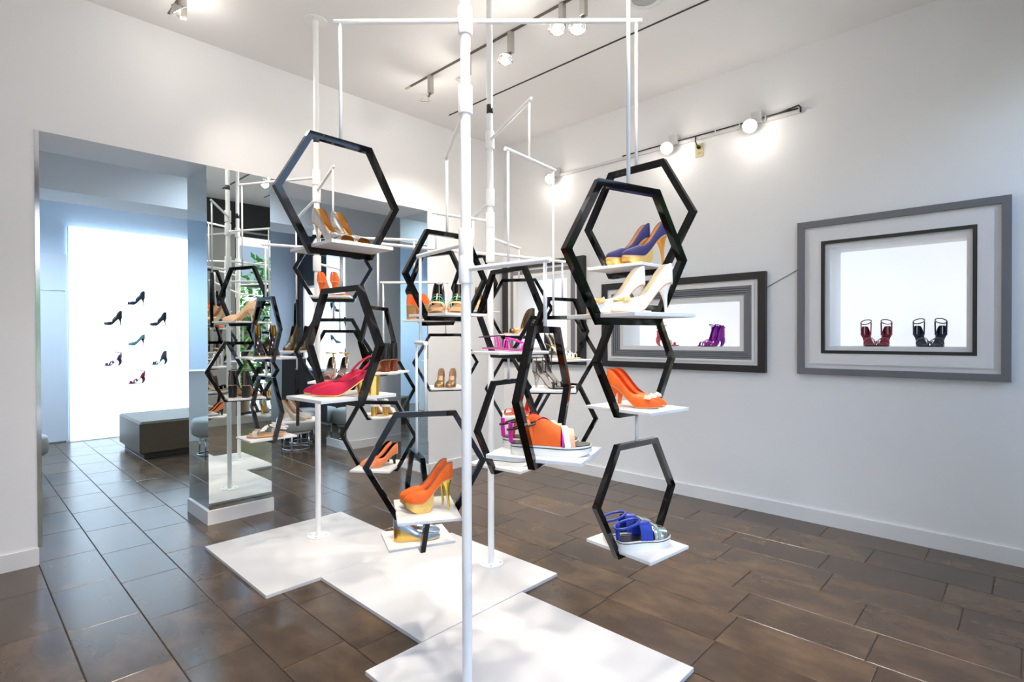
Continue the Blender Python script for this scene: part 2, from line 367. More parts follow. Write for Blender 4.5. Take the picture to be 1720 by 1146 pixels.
def pole(name, x, y, label, joints, sleeves, arms, bars, blk=None):
    e = empty(name, (x, y, BT)); tag(e, label, 'display pole', 'white floor-to-ceiling display poles')
    def L(p): return (p[0]-x, p[1]-y, p[2]-BT)
    smooth_by_angle(MB().tube((0, 0, 0), (0, 0, ZC-BT), .0188, n=24).build('tube', POLE, e))
    for nm, z0, z1 in (('floor_flange', 0, .006), ('ceiling_flange', ZC-BT-.006, ZC-BT)):
        f = smooth_by_angle(MB().lathe([(0, z0), (.075, z0), (.075, z1), (0, z1)], n=32).build(nm, POLE, e))
        zz = z1 if nm[0] == 'f' else z0
        for q in range(4):
            t = R(45+90*q); MB().lathe([(0, zz+.002), (.006, zz+.0015), (.0065, zz-.001), (0, zz-.0015)], (.055*math.cos(t), .055*math.sin(t), 0), n=10).build('screw', CHROME, f)
    if blk: MB().tube((0, 0, blk[0]-BT), (0, 0, blk[1]-BT), .0194, n=24).build('joint_band', BLKF, e, True)
    for z in sleeves:
        s_ = smooth_by_angle(MB().lathe([(.0188, z-.052-BT), (.0262, z-.052-BT), (.027, z-.049-BT), (.027, z+.049-BT), (.0262, z+.052-BT), (.0188, z+.052-BT)], n=28).build('sleeve', POLE, e))
    for z0, tip, r_ in arms:
        d = (Vector((tip[0], tip[1], 0))-Vector((x, y, 0))).normalized()
        a = Vector((x, y, z0))+d*.02; b = Vector(tip)+d*.022
        ar = smooth_by_angle(MB().tube(L(a), L(b), r_, n=14).build('arm', POLE, e))
        MB().lathe([(0, .003), (r_*.7, .002), (r_*1.06, 0), (r_*1.06, -.006)], L(b), n=14, axis=(b-a)).build('end_cap', POLE, ar, True)
    for a, b, mid, ztop in bars:
        d = (Vector(b)-Vector(a)).normalized()
        ba = smooth_by_angle(MB().tube(L(Vector(a)-d*.022), L(Vector(b)+d*.022), .0092, n=14).build('crossbar', POLE, e))
        if mid: MB().tube(L(mid), L((mid[0], mid[1], ztop)), .0062, n=10).build('drop_rod', POLE, ba, True)
    return e
def zat(px, py, d): return at(px, py, d).z
def tip(k, py): p = HP[k]; return Vector((p.x, p.y, at(HEX[k][0], py, HEX[k][2]).z))
AX, AY, BX, BY, CX_, CY_ = 1.774, 3.568, 2.281, 2.365, 1.347, 1.528
def dep(x, y): return (Vector((x, y, EYE))-Vector((0, 0, EYE))).dot(_f)
dA, dB, dC = dep(AX, AY), dep(BX, BY), dep(CX_, CY_)
AR = .0092
# pole C, nearest
t_h1, t_r2, t_h11, t_h20 = tip('H1', 39), tip('R2', 36), tip('H11', 265), tip('H20', 438)
m9 = (HP['H9']+HP['H10'])/2; z9 = 1.375
t_9 = Vector((m9.x, m9.y, zat(711, 430, 2.38)))
t_r1 = Vector((HP['R1'].x, HP['R1'].y, 2.92))
zC = lambda py: zat(783, py, dC)
pole('display_pole', CX_, CY_, 'white display pole nearest the camera, its arms carrying the front hexagons', None,
     [zC(38), zC(170), zC(408), zC(453), 2.92], [(zC(38), t_h1, AR), (zC(38), t_r2, AR), (zC(185), t_h11, AR), (zC(410), t_9, AR), (zC(453), t_h20, AR), (2.92, t_r1, AR)],
     [((HP['H9'].x, HP['H9'].y, z9), (HP['H10'].x, HP['H10'].y, z9), (m9.x, m9.y, z9), t_9.z)])
rod('H1', t_h1.z); rod('R2', t_r2.z); rod('H11', t_h11.z); rod('H20', t_h20.z); rod('R1', 2.92); rod('H9', z9); rod('H10', z9)
# pole A, by the mirrored pillar
zA = lambda py: zat(531, py, dA)
tA = {k: tip(k, y) for k, y in (('M1', 311), ('H2', 281), ('N1', 369), ('M2', 411), ('H5', 452))}
m14 = (HP['H7']+HP['H14'])/2; z14 = zat(694, 475, 4.03); t14 = Vector((m14.x, m14.y, zat(694, 404, 4.03)))
pole('display_pole', AX, AY, 'white display pole standing closest to the mirrored pillar', None, [zA(299), zA(328), zA(400), zA(443)],
     [(zA(299), tA['M1'], AR), (zA(322), tA['H2'], AR), (zA(333), tA['N1'], AR), (zA(417), tA['M2'], AR), (zA(397), t14, AR), (zA(443), tA['H5'], AR)],
     [((HP['H7'].x, HP['H7'].y, z14), (HP['H14'].x, HP['H14'].y, z14), (m14.x, m14.y, z14), t14.z)], (zA(241), zA(231)))
for k, t in tA.items(): rod(k, t.z)
rod('H7', z14); rod('H14', z14)
# pole B, in the middle
zB = lambda py: zat(822, py, dB)
tB = {k: tip(k, y) for k, y in (('HXX', 367), ('H12', 358), ('H16', 417), ('H6', 409), ('H18', 440))}
pa = tip('H15', 252); pb = tip('H17', 286); fr = .44
mid = pa.lerp(pb, fr); t15 = Vector((mid.x, mid.y, zat(893, 170, dep(mid.x, mid.y))))
pole('display_pole', BX, BY, 'white display pole between the other two, with a black joint near the top', None, [zB(237), zB(333), zB(372), zB(400), zB(427)],
     [(zB(237), t15, AR), (zB(339), tB['HXX'], AR), (zB(372), tB['H12'], AR), (zB(400), tB['H16'], AR), (zB(427), tB['H6'], AR), (zB(427), tB['H18'], AR)],
     [(pa, pb, mid, t15.z)], (zB(193), zB(178)))
for k, t in tB.items(): rod(k, t.z)
rod('H15', pa.z); rod('H17', pb.z)
#@@SHOES@@
# ------------------------------------------------------------------ shoes
import bmesh
def interp(tab, t):
    for (a, u), (b, v) in zip(tab, tab[1:]):
        if t <= b:
            k = (t-a)/(b-a) if b > a else 0; k = min(max(k, 0), 1); return u+(v-u)*k
    return tab[-1][1]
def sst(a, b, t):
    k = min(max((t-a)/(b-a), 0), 1); return k*k*(3-2*k)
WT = {'point': [(0, .0002), (.004, .0065), (.012, .0115), (.03, .0185), (.06, .0232), (.1, .0265), (.17, .027), (.35, .0235), (.5, .027), (.66, .0355), (.76, .031), (.86, .0215), (.94, .0115), (.98, .006), (1, .0015)],
      'round': [(0, .0002), (.004, .0065), (.012, .0115), (.03, .0185), (.06, .0232), (.1, .0265), (.17, .027), (.35, .0235), (.5, .028), (.66, .037), (.78, .0375), (.88, .032), (.95, .0225), (.985, .013), (1, .003)],
      'flat': [(0, .0002), (.004, .009), (.012, .015), (.03, .0225), (.05, .026), (.1, .030), (.17, .0315), (.35, .029), (.5, .032), (.66, .041), (.78, .041), (.88, .036), (.95, .0265), (.985, .016), (1, .004)]}
TOP = [(0, .060), (.08, .058), (.2, .047), (.33, .036), (.45, .033), (.55, .038), (.62, .043), (.7, .042), (.8, .034), (.9, .025), (.97, .016), (1, .006)]
TOPBOOT = [(0, .12), (.1, .125), (.22, .12), (.32, .10), (.42, .085), (.55, .066), (.65, .052), (.75, .042), (.85, .033), (.95, .022), (1, .007)]
class Last:
    def __init__(s, L, hh, p, toe, side, wm=1): s.L, s.hh, s.p, s.toe, s.side, s.wm = L, hh, p, toe, side, wm
    def z(s, t):
        if t <= .10: return s.hh
        if t < .66: return s.hh+(s.p-s.hh)*sst(.10, .66, t)
        return s.p+.004*((t-.66)/.34)**2
    def w(s, t): return interp(WT[s.toe], t)*s.wm
    def c(s, t): return -s.side*(.010*max(0, t-.3)**1.3-.006*max(0, t-.75))
    def P(s, t, y, z): return (t*s.L-s.L/2, s.c(t)+y, z)
TS = [0, .004, .012, .022, .04, .07, .11, .16, .22, .28, .34, .40, .45, .49, .53, .57, .61, .65, .70, .75, .80, .85, .895, .93, .96, .98, .992, 1]
def weld(mb, name, smooth=True, d=.0004):
    bm = bmesh.new(); vs = [bm.verts.new(v) for v in mb.v]
    for f in mb.f:
        try: bm.faces.new([vs[i] for i in f])
        except ValueError: pass
    bmesh.ops.remove_doubles(bm, verts=bm.verts, dist=d); bmesh.ops.recalc_face_normals(bm, faces=bm.faces)
    me = bpy.data.meshes.new(name); bm.to_mesh(me); bm.free()
    if smooth:
        for p in me.polygons: p.use_smooth = True
        try: me.set_sharp_from_angle(angle=R(48))
        except Exception: pass
    return me
def shell(la, t0=0, t1=1, top=TOP, tv=.60, phio=62, inset=0, topm=1):
    mb = MB(); ts = [t0]+[t for t in TS if t0+.004 < t < t1-.004]+[t1]; m = 8
    for sg in (1, -1):
        vs = []
        for t in ts:
            ph = R(phio)+(R(90)-R(phio))*sst(tv-.13, tv, t); H = interp(top, t)*topm/math.sin(ph); w = max(la.w(t)*1.03-inset, .0008)
            for k in range(m+1):
                a = ph*k/m; y = sg*w*max(math.cos(a), 0)**.55; z = la.z(t)+(H-inset*.8)*math.sin(a)**.95
                vs.append(la.P(t, y, z))
        n = m+1
        mb.add(vs, [(i*n+k, i*n+k+1, i*n+n+k+1, i*n+n+k) for i in range(len(ts)-1) for k in range(m)])
    return mb
def slab(la, t0, t1, bot, top, wm=1.0):
    mb = MB(); ts = [t0]+[t for t in TS if t0+.003 < t < t1-.003]+[t1]; vs = []
    for t in ts:
        w = la.w(t)*wm
        vs += [la.P(t, w, top(t)), la.P(t, -w, top(t)), la.P(t, -w, bot(t)), la.P(t, w, bot(t))]
    fs = [(i*4+k, i*4+(k+1) % 4, i*4+4+(k+1) % 4, i*4+4+k) for i in range(len(ts)-1) for k in range(4)]
    e = (len(ts)-1)*4; fs += [(3, 2, 1, 0), (e, e+1, e+2, e+3)]
    return mb.add(vs, fs)
def heel(la, kind):
    mb = MB(); n = 14; hz = la.hh-.003
    if kind in ('stiletto', 'kitten', 'block', 'flare', 'cylinder'):
        vs = []; K = 12
        for i in range(K+1):
            v = i/K; z = hz*v
            if kind == 'stiletto': a = .0048+(.0275-.0048)*v**3.2; b = .0048+(.0235-.0048)*v**3.0; cx = .017+.013*v**1.6; e = 1
            elif kind == 'kitten': a = .0075+(.028-.0075)*v**2.2; b = .0075+(.0235-.0075)*v**2.2; cx = .020+.010*v; e = 1
            elif kind == 'flare': a = .026-.004*math.sin(v*math.pi)+.006*v; b = .026-.003*math.sin(v*math.pi); cx = .030; e = .45
            elif kind == 'cylinder': a = b = .0205; cx = .027; e = 1
            else: a = .0215+.006*v; b = .0225+.0015*v; cx = .027+.003*v; e = .5
            for k in range(n):
                t = 2*math.pi*k/n; c_, s_ = math.cos(t), math.sin(t)
                x = cx+a*math.copysign(abs(c_)**e, c_); top_drop = max(0, (x-.026))*.35*v**4
                vs.append((x-la.L/2, la.c(.1)+b*math.copysign(abs(s_)**e, s_), z-top_drop))
        fs = [(i*n+k, i*n+(k+1) % n, i*n+n+(k+1) % n, i*n+n+k) for i in range(K) for k in range(n)]
        fs += [tuple(range(n-1, -1, -1)), tuple(range(K*n, K*n+n))]
        return mb.add(vs, fs)
    if kind == 'curve':
        pts = []; rs = []
        for i in range(12):
            v = i/11; pts.append((.026-.020*math.sin(v*math.pi*.85)-la.L/2+.014*v*v, la.c(.1), hz*(1-v))); rs.append(.021*(1-v)**.8+.007)
        return mb.path(pts, rs, 10)
    if kind == 'wedge':
        return slab(la, .012, .60, lambda t: 0.0 if t < .5 else max(0, la.p-.006)*0, lambda t: la.z(t)-.003, .97)
    return mb
def arch(mb, la, ta, wd, hgt, tb=None, thk=.0022, a0=0, a1=180, n=14):
    tb = ta if tb is None else tb; vs = []
    for i in range(n+1):
        q = i/n; a = R(a0+(a1-a0)*q); t = ta+(tb-ta)*q
        for sgn, k in ((-1, 0), (1, 0), (1, 1), (-1, 1)):
            tt = min(max(t+sgn*wd/2/la.L, 0.004), .996); w = la.w(tt)*1.05+(thk if k else 0)
            vs.append(la.P(tt, w*math.copysign(abs(math.cos(a))**.75, math.cos(a)), la.z(tt)+(hgt+(thk if k else 0))*math.sin(a)**.9-.001))
    fs = [(i*4+k, i*4+(k+1) % 4, i*4+4+(k+1) % 4, i*4+4+k) for i in range(n) for k in range(4)]
    e = n*4; fs += [(3, 2, 1, 0), (e, e+1, e+2, e+3)]
    return mb.add(vs, fs)
def ankle(mb, la, h=.085, rx=.040, ry=.031, r=.0027, tilt=.12, cx=.040):
    pts = []
    for i in range(24):
        a = 2*math.pi*i/24; x = cx-rx*math.cos(a)
        pts.append((x-la.L/2, la.c(.15)+ry*math.sin(a), la.hh+h+tilt*(x-cx)))
    return mb.path(pts, r, 8, closed=True)
def bow_mesh(sz=1.0):
    mb = MB()
    for sg in (1, -1):
        a = [(0, sg*.004, .004), (.011, sg*.032, .011), (-.011, sg*.030, .016), (-.006, sg*.004, .008), (.006, sg*.004, .001), (.014, sg*.034, .001), (-.013, sg*.034, -.003), (-.007, sg*.004, 0)]
        mb.add([tuple(c*sz for c in p) for p in a], [(0, 1, 2, 3), (4, 7, 6, 5), (0, 4, 5, 1), (1, 5, 6, 2), (2, 6, 7, 3), (3, 7, 4, 0)])
    mb.box(-.008*sz, .008*sz, -.006*sz, .006*sz, -.001*sz, .012*sz)
    return mb

def M_(col, rough=.45, metal=0, **k):
    nm = 'shoe_%s_%d_%d' % ('_'.join('%02x' % int(min(c, 1)*255) for c in col), rough*100, metal*100)
    return mat(nm+('_n' if k.get('noise') else ''), col, rough, metal, **k)
GOLD = M_((.83, .52, .13), .22, 1); SILV = M_((.80, .79, .77), .2, 1); BLK = M_((.012, .011, .011), .32); PATBLK = M_((.008, .008, .008), .1)
ORANGE = M_((.84, .125, .004), .65, noise=.12, nscale=60, bump=.2); CRIM = M_((.60, .006, .05), .75, noise=.1, nscale=90); TAN = M_((.66, .38, .19), .5); NUDE = M_((.78, .53, .33), .4)
WHITE = M_((.85, .83, .79), .4); CREAM = M_((.84, .74, .56), .5); COBALT = M_((.012, .012, .085), .8, noise=.2, nscale=120); BLUE = M_((.018, .045, .36), .4)
MAG = M_((.80, .01, .42), .4); CORAL = M_((.80, .10, .05), .4); TURQ = M_((.03, .52, .47), .35); RUBBER = M_((.80, .78, .72), .55); PEACH = M_((.85, .235, .08), .12)
BRONZE = M_((.36, .23, .10), .3, .9, noise=.3, nscale=150); TORT = M_((.16, .035, .012), .15, noise=.8, nscale=90); WOODH = M_((.40, .22, .07), .4, noise=.3, nscale=60)
GOLDW = M_((.80, .54, .17), .35, .8, noise=.25, nscale=260, bump=.6); SNAKE = M_((.45, .42, .36), .4, noise=.75, nscale=160); BLKGOLD = M_((.06, .042, .018), .35, .5, noise=.9, nscale=140)
CLEAR = M_((.80, .74, .70), .08, trans=.75); PURPLE = M_((.30, .012, .38), .3, noise=.5, nscale=130); PINK = M_((.72, .12, .14), .35); WINE = M_((.25, .008, .03), .35); NAVY = M_((.012, .02, .05), .3)
TEAL = M_((.12, .20, .24), .45, noise=.6, nscale=200); PLUM = M_((.09, .02, .07), .4); LIN = M_((.70, .47, .29), .5); BLUESIL = M_((.42, .50, .60), .25, .9); GOLDEN = M_((.82, .60, .10), .2, .9); DKGREY = M_((.06, .06, .065), .45)

def make_shoe(sp, side, name='shoe'):
    """returns a root Empty with the parts of one shoe, toe along +x, standing on z=0"""
    L, hh, p = sp.get('L', .215), sp['hh'], sp.get('p', .005)
    la = Last(L, hh, p, sp.get('toe', 'point'), side, sp.get('wm', 1))
    e = empty(sp.get('name', name), (0, 0, 0))
    up, lin, sole, hm = sp.get('up'), sp.get('lin', LIN), sp.get('sole', TAN), sp.get('heelm')
    kind = sp['kind']
    def part(nm, mb, m, par=e, sm=True):
        return obj(nm, weld(mb, nm, sm), m, par)
    # footbed and sole
    part('insole', slab(la, .006, .985, lambda t: la.z(t)-.001, lambda t: la.z(t)+.0018, .95), lin)
    if sp.get('flatform'):
        part('sole', slab(la, 0, 1, lambda t: .012*max(0, (t-.8)/.2)**2*(hh/.03), lambda t: la.z(t)-.001, 1.07), sp.get('platm', RUBBER))
        part('sole_stripe', slab(la, 0, 1, lambda t: la.z(t)-.009, lambda t: la.z(t)-.006, 1.09), BLK)
    else:
        part('sole', slab(la, .004, .995, lambda t: la.z(t)-.0045, lambda t: la.z(t)-.0005, 1.0), sole)
        if p > .012:
            part('platform', slab(la, .40, .99, lambda t: (p-.004)*(1-sst(.40, .50, t))+(p-.004)*.85*max(0, (t-.70)/.30)**1.5, lambda t: la.z(t)-.004, .95), sp.get('platm', hm))
    if hm: part('heel', heel(la, sp['heel']), hm)
    if kind == 'pump':
        t1 = .915 if sp.get('peep') else 1; t0 = .13 if sp.get('sling') else 0
        top = TOP
        if sp.get('sling'): top = [(0, 0), (.13, .010), (.20, .022), (.30, .028), (.42, .030), (.53, .036), (.60, .043)]+TOP[7:]
        part('upper', shell(la, t0, t1, top), up); part('lining', shell(la, t0+.004, t1-.006, top, inset=.0017, topm=.985), lin)
        if sp.get('sling'):
            mb = MB(); pts = []
            for i in range(25):
                q = i/24; a = math.pi*(q*2-1)
                if abs(a) > math.pi*.36:
                    k = (abs(a)/math.pi-.36)/.64; t = .02+.27*k; y = math.copysign(la.w(t)*1.0, a); z = la.z(t)+.062-.036*k
                else:
                    y = math.sin(a/(.36*2))*la.w(.06)*1.03; t = .02-.016*math.cos(a/(.72)); z = la.z(t)+.062
                pts.append(la.P(max(t, .002), y, z))
            part('sling_strap', mb.path(pts, .0022, 8, flat=2.4), up); 
            part('buckle', MB().cbox(la.P(.12, -la.w(.12)*1.08, la.z(.12)+.048), .012, .003, .010), GOLD)
    elif kind == 'boot':
        part('upper', shell(la, 0, 1, TOPBOOT, tv=.44, phio=70), up); part('lining', shell(la, .004, .99, TOPBOOT, tv=.44, phio=70, inset=.0017, topm=.985), lin)
        part('zip_strip', MB().path([la.P(.01, 0, hh+.01), la.P(-.004, 0, hh+.05), la.P(.004, 0, hh+.085), la.P(.02, 0, hh+.115)], .0024, 6), GOLD)
    elif kind == 'sandal':
        for q in sp.get('straps', []):
            mb = MB(); m = q.get('m', up)
            if q['k'] == 'arch': arch(mb, la, q['t'], q.get('w', .008), q.get('h', .036), q.get('tb'))
            elif q['k'] == 'ankle': ankle(mb, la, q.get('h', .085), q.get('rx', .040), r=q.get('r', .0026), tilt=q.get('tilt', .12))
            elif q['k'] == 'center': mb.path([la.P(t, 0, la.z(t)+z) for t, z in q['pts']], q.get('r', .003), 8, flat=1.6)
            elif q['k'] == 'back': mb.path([la.P(.008, 0, hh), la.P(-.004, 0, hh+.03), la.P(.0, 0, hh+.06), la.P(.012, 0, hh+q.get('h', .085))], q.get('r', .003), 8, flat=2)
            elif q['k'] == 'side':
                for sg in (1, -1):
                    if sg == -1: part('strap', mb, m); mb = MB()
                    mb.path([la.P(q['t'], sg*la.w(q['t'])*1.03, la.z(q['t'])), la.P(q['t']*.6+.09, sg*la.w(.2)*1.1, hh+q.get('h', .085)*.95)], q.get('r', .0024), 8, flat=1.6)
            part('strap', mb, m)
        if sp.get('counter'):
            tt = [(0, .060), (.08, .056), (.16, .040), (.24, .012), (.26, .002)]
            part('heel_cup', shell(la, 0, .26, tt, tv=.9), sp['counter']); part('lining', shell(la, .004, .25, tt, tv=.9, inset=.0016, topm=.98), lin)
        if sp.get('cuff'):
            tt = [(0, .095), (.1, .10), (.2, .095), (.3, .075), (.40, .03), (.42, .01)]
            part('ankle_cuff', shell(la, 0, .42, tt, tv=.9, phio=66), sp['cuff']); part('lining', shell(la, .004, .41, tt, tv=.9, phio=66, inset=.0017, topm=.985), sp.get('clin', lin))
        if sp.get('vamp'):
            tt = sp.get('vt') or [(.5, .010), (.56, .034), (.62, .043), (.7, .042), (.8, .036), (.9, .03)]
            part('vamp_band', shell(la, sp.get('v0', .56), sp.get('v1', .84), tt, tv=.5), sp['vamp']); part('vamp_lining', shell(la, sp.get('v0', .56)+.004, sp.get('v1', .84)-.004, tt, tv=.5, inset=.0016), sp.get('vlin', BLK))
        if sp.get('buckle'): part('buckle', MB().cbox(la.P(.16, -.034, hh+.085), .011, .004, .010), GOLD)
    if sp.get('bow'):
        o = part('bow', bow_mesh(sp.get('bowsz', 1)), sp['bow'], sm=False); t = sp.get('bowt', .83)
        o.location = la.P(t, 0, la.z(t)+interp(TOP, t)-.002); o.rotation_euler = (0, R(14), 0)
    return e
def copy_tree(o, parent=None):
    c = o.copy(); COL.objects.link(c); c.parent = parent
    for ch in list(o.children): copy_tree(ch, c)
    return c
NSHOE = 0
def place(sp, side, pos, yaw, label, group, cat='shoe'):
    e = make_shoe(sp, side); e.location = pos; e.rotation_euler = (0, 0, yaw)
    tag(e, label, cat, group); return e
def pair(k, sp, deg, gap=.082, desc='', shift=(0, 0), stag=0.0, cat='shoe'):
    """both shoes of a pair on the shelf of hexagon k, toes at camera-space angle deg"""
    base = HP[k]+Vector((0, 0, SHZ+.0004)) if isinstance(k, str) else Vector(k)
    ya = camyaw(deg); f = Vector((math.cos(ya), math.sin(ya), 0)); l = Vector((-f.y, f.x, 0))
    c = base+Vector((CR.x, CR.y, 0)).normalized()*shift[0]+Vector((_f.x, _f.y, 0)).normalized()*shift[1]
    ps = [c+l*gap/2+f*stag, c-l*gap/2-f*stag]
    q = [proj(p) for p in ps]
    if abs(q[0][0]-q[1][0]) > 9*abs(q[0][2]-q[1][2])*10/1.0 and abs(q[0][0]-q[1][0]) > 6: w = ('left one', 'right one') if q[0][0] < q[1][0] else ('right one', 'left one')
    elif abs(q[0][2]-q[1][2]) > .02: w = ('nearer one', 'farther one') if q[0][2] < q[1][2] else ('farther one', 'nearer one')
    else: w = ('left one', 'right one') if q[0][0] < q[1][0] else ('right one', 'left one')
    for i, s in ((0, 1), (1, -1)):
        place(sp, s, ps[i], ya, '%s, the %s of its pair' % (desc, w[i]), 'pair of '+(HOLD[k] if isinstance(k, str) else desc), cat)
P = dict
def ST(k, t=0, **q): return dict(k=k, t=t, **q)
pair('H1', P(name='peep_toe_pump', kind='pump', hh=.095, heel='stiletto', heelm=SILV, up=SILV, lin=M_((.62, .36, .10), .35, .4), peep=1, toe='round', sole=GOLD), -38, .078, 'metallic silver peep-toe pump with gold lining')
pair('R1', P(name='pump', kind='pump', L=.205, hh=.095, heel='stiletto', heelm=WHITE, up=WHITE, lin=CREAM, bow=M_((.86, .66, .28), .3, .7), bowt=.82, bowsz=.95), 200, .085, 'white pointed pump with gold bow', stag=-.02)
pair('R2', P(name='platform_pump', kind='pump', L=.19, hh=.125, p=.038, heel='stiletto', heelm=M_((.75, .36, .06), .35, .5), platm=GOLDW, up=COBALT, lin=TAN, toe='round'), 197, .075, 'cobalt blue suede platform pump with woven gold platform', stag=-.017)
pair('H2', P(name='pump', kind='pump', hh=.09, heel='kitten', heelm=ORANGE, up=ORANGE, lin=TAN), 84, .085, 'orange suede pump standing with its heel to the camera')
pair('H3', P(name='slingback_pump', kind='pump', L=.24, hh=.075, heel='block', heelm=GOLD, up=CRIM, lin=CREAM, sling=1, sole=GOLD), 197, .086, 'crimson suede slingback with gold block heel', stag=-.016)
pair('H4', P(name='strappy_sandal', kind='sandal', hh=.085, heel='block', heelm=SILV, up=CORAL, lin=BLK, toe='round', counter=SILV, straps=[ST('arch', .74, w=.016, h=.034, m=CORAL), ST('arch', .62, w=.012, h=.04, m=SILV), ST('ankle', m=GOLD), ST('back', m=GOLD)]), -92, .088, 'silver and red strappy sandal facing the camera')
pair('H6', P(name='heeled_sandal', kind='sandal', hh=.075, heel='flare', heelm=TORT, up=BLK, lin=SILV, toe='round', straps=[ST('arch', .72, w=.02, h=.034), ST('arch', .5, w=.012, h=.045, m=TAN), ST('back', m=BLK)], cuff=BLK), 160, .08, 'black sandal with tortoiseshell block heel')
pair('H7', P(name='pump', kind='pump', hh=.07, heel='cylinder', heelm=GOLD, up=WHITE, lin=CREAM), 82, .085, 'white pump with round gold heel turned away')
pair('H8', P(name='pump', kind='pump', hh=.07, heel='kitten', heelm=PATBLK, up=PEACH, lin=PATBLK), 222, .078, 'peach patent pump with black lining')
pair('H9', P(name='platform_pump', kind='pump', L=.195, hh=.13, p=.04, heel='stiletto', heelm=GOLDEN, platm=GOLDW, up=ORANGE, lin=LIN, toe='round'), 193, .072, 'bright orange platform stiletto with gold platform and heel', stag=-.008)
pair('H10', P(name='wedge_pump', kind='pump', hh=.06, heel='wedge', heelm=GOLD, up=BLUESIL, lin=TAN, sole=GOLD), 8, .08, 'silver blue pump with mirror gold wedge')
pair('H11', P(name='slide_sandal', kind='sandal', hh=.06, p=.02, heel='wedge', heelm=TAN, platm=TAN, lin=TAN, toe='flat', up=BLK, vamp=TAN, v0=.70, v1=.90, vt=[(.70, .040), (.80, .036), (.90, .028)], cuff=BLK, clin=BLK, straps=[ST('arch', .66, w=.006, h=.048, m=TURQ), ST('arch', .52, w=.006, h=.060, m=TURQ), ST('center', pts=[(.46, .065), (.56, .058), (.70, .046)], m=GOLD), ST('arch', .46, w=.010, h=.066, m=BLK)]), -88, .10, 'black and turquoise slide sandal on tan footbed')
pair('H12', P(name='pump', kind='pump', hh=.085, heel='block', heelm=WOODH, up=ORANGE, lin=TAN), 62, .09, 'orange pump with wooden block heel', shift=(-.06, 0))
pair('H14', P(name='pump', kind='pump', L=.22, hh=.07, heel='block', heelm=BRONZE, up=BRONZE, lin=LIN, toe='round'), -90, .088, 'bronze gold pump with its toe to the camera')
pair('H15', P(name='flat_sandal', kind='sandal', L=.24, hh=.016, p=.008, up=MAG, lin=DKGREY, toe='round', sole=MAG, heel=None, straps=[ST('arch', .80, w=.010, h=.028), ST('center', pts=[(.80, .028), (.62, .046), (.46, .052)], r=.003), ST('arch', .50, w=.005, h=.046, tb=.44), ST('ankle', h=.055, rx=.055, m=PLUM, tilt=.08), ST('side', .3, h=.055, r=.002)]), -8, .085, 'magenta flat strappy sandal')
pair('H16', P(name='heeled_sandal', kind='sandal', hh=.085, heel='stiletto', heelm=BLK, up=BLKGOLD, lin=TAN, toe='round', cuff=BLKGOLD, straps=[ST('arch', .74, w=.02, h=.034), ST('arch', .6, w=.008, h=.04, m=GOLD)]), 186, .085, 'black and gold patterned cuff sandal')
pair('H17', P(name='heeled_sandal', kind='sandal', hh=.09, heel='kitten', heelm=CLEAR, up=BLK, lin=M_((.10, .09, .085), .3), toe='round', counter=CLEAR, sole=BLK, straps=[ST('arch', .76, w=.010, h=.032), ST('arch', .60, w=.006, h=.04, tb=.74), ST('ankle', h=.095, rx=.045), ST('side', .2)]), -38, .088, 'clear heeled sandal with thin black ankle strap')
pair('H18', P(name='caged_sandal', kind='sandal', hh=.10, heel='stiletto', heelm=BLK, up=WHITE, lin=CREAM, toe='round', straps=[ST('arch', .84, w=.006, h=.03), ST('arch', .74, w=.006, h=.036, tb=.66), ST('arch', .62, w=.006, h=.044, tb=.74), ST('arch', .5, w=.006, h=.052), ST('side', .42, h=.07, r=.003), ST('ankle', m=BLK, r=.004), ST('back', m=BLK)], counter=BLK), -24, .088, 'white and black caged sandal')
pair('H20', P(name='flatform_sandal', kind='sandal', L=.25, hh=.034, p=.030, flatform=1, up=ORANGE, lin=BLK, toe='flat', heel=None, vamp=ORANGE, v0=.30, v1=.63, vt=[(.30, .058), (.36, .080), (.44, .080), (.54, .064), (.63, .052)], vlin=MAG,
     straps=[ST('arch', .70, w=.024, h=.048, tb=.76, m=M_((.86, .42, .24), .5)), ST('arch', .64, w=.005, h=.054, tb=.66, m=MAG), ST('arch', .60, w=.018, h=.057, tb=.72, m=M_((.85, .80, .68), .4)), ST('arch', .12, w=.010, h=.070, tb=.30), ST('ankle', h=.052, rx=.050, tilt=.25, r=.0035, m=BLK), ST('back', h=.047, m=MAG, r=.005)], bow=M_((.86, .78, .62), .4), bowsz=.7, bowt=.70), -8, .10, 'orange flatform sandal with white rubber sole and magenta trim', stag=-.02)
pair('H21', P(name='flatform_sandal', kind='sandal', L=.24, hh=.03, p=.027, flatform=1, up=BLUESIL, lin=SILV, toe='flat', heel=None, straps=[ST('arch', .78, w=.03, h=.036), ST('arch', .5, w=.02, h=.055)]), -12, .09, 'silver flatform sandal below the orange flatforms')
pair('H22', P(name='flat_sandal', kind='sandal', L=.23, hh=.012, p=.006, up=CORAL, lin=CORAL, toe='round', sole=TAN, heel=None, cuff=CORAL, straps=[ST('arch', .78, w=.030, h=.036)]), -118, .095, 'coral red leather flat sandal')
pair('HXX', P(name='caged_sandal', kind='sandal', hh=.085, heel='stiletto', heelm=GOLD, up=M_((.50, .35, .14), .35, .8), lin=TAN, toe='round', cuff=BLKGOLD, straps=[ST('arch', .8, w=.010, h=.03), ST('arch', .66, w=.010, h=.04), ST('arch', .52, w=.010, h=.052)]), -80, .088, 'gold caged heeled sandal behind the poles')
pair('H24', P(name='pump', kind='pump', hh=.085, heel='kitten', heelm=ORANGE, up=ORANGE, lin=M_((.80, .12, .02), .5), bow=CREAM, bowt=.80, bowsz=.95), -34, .074, 'orange pump with faceted cream bow')
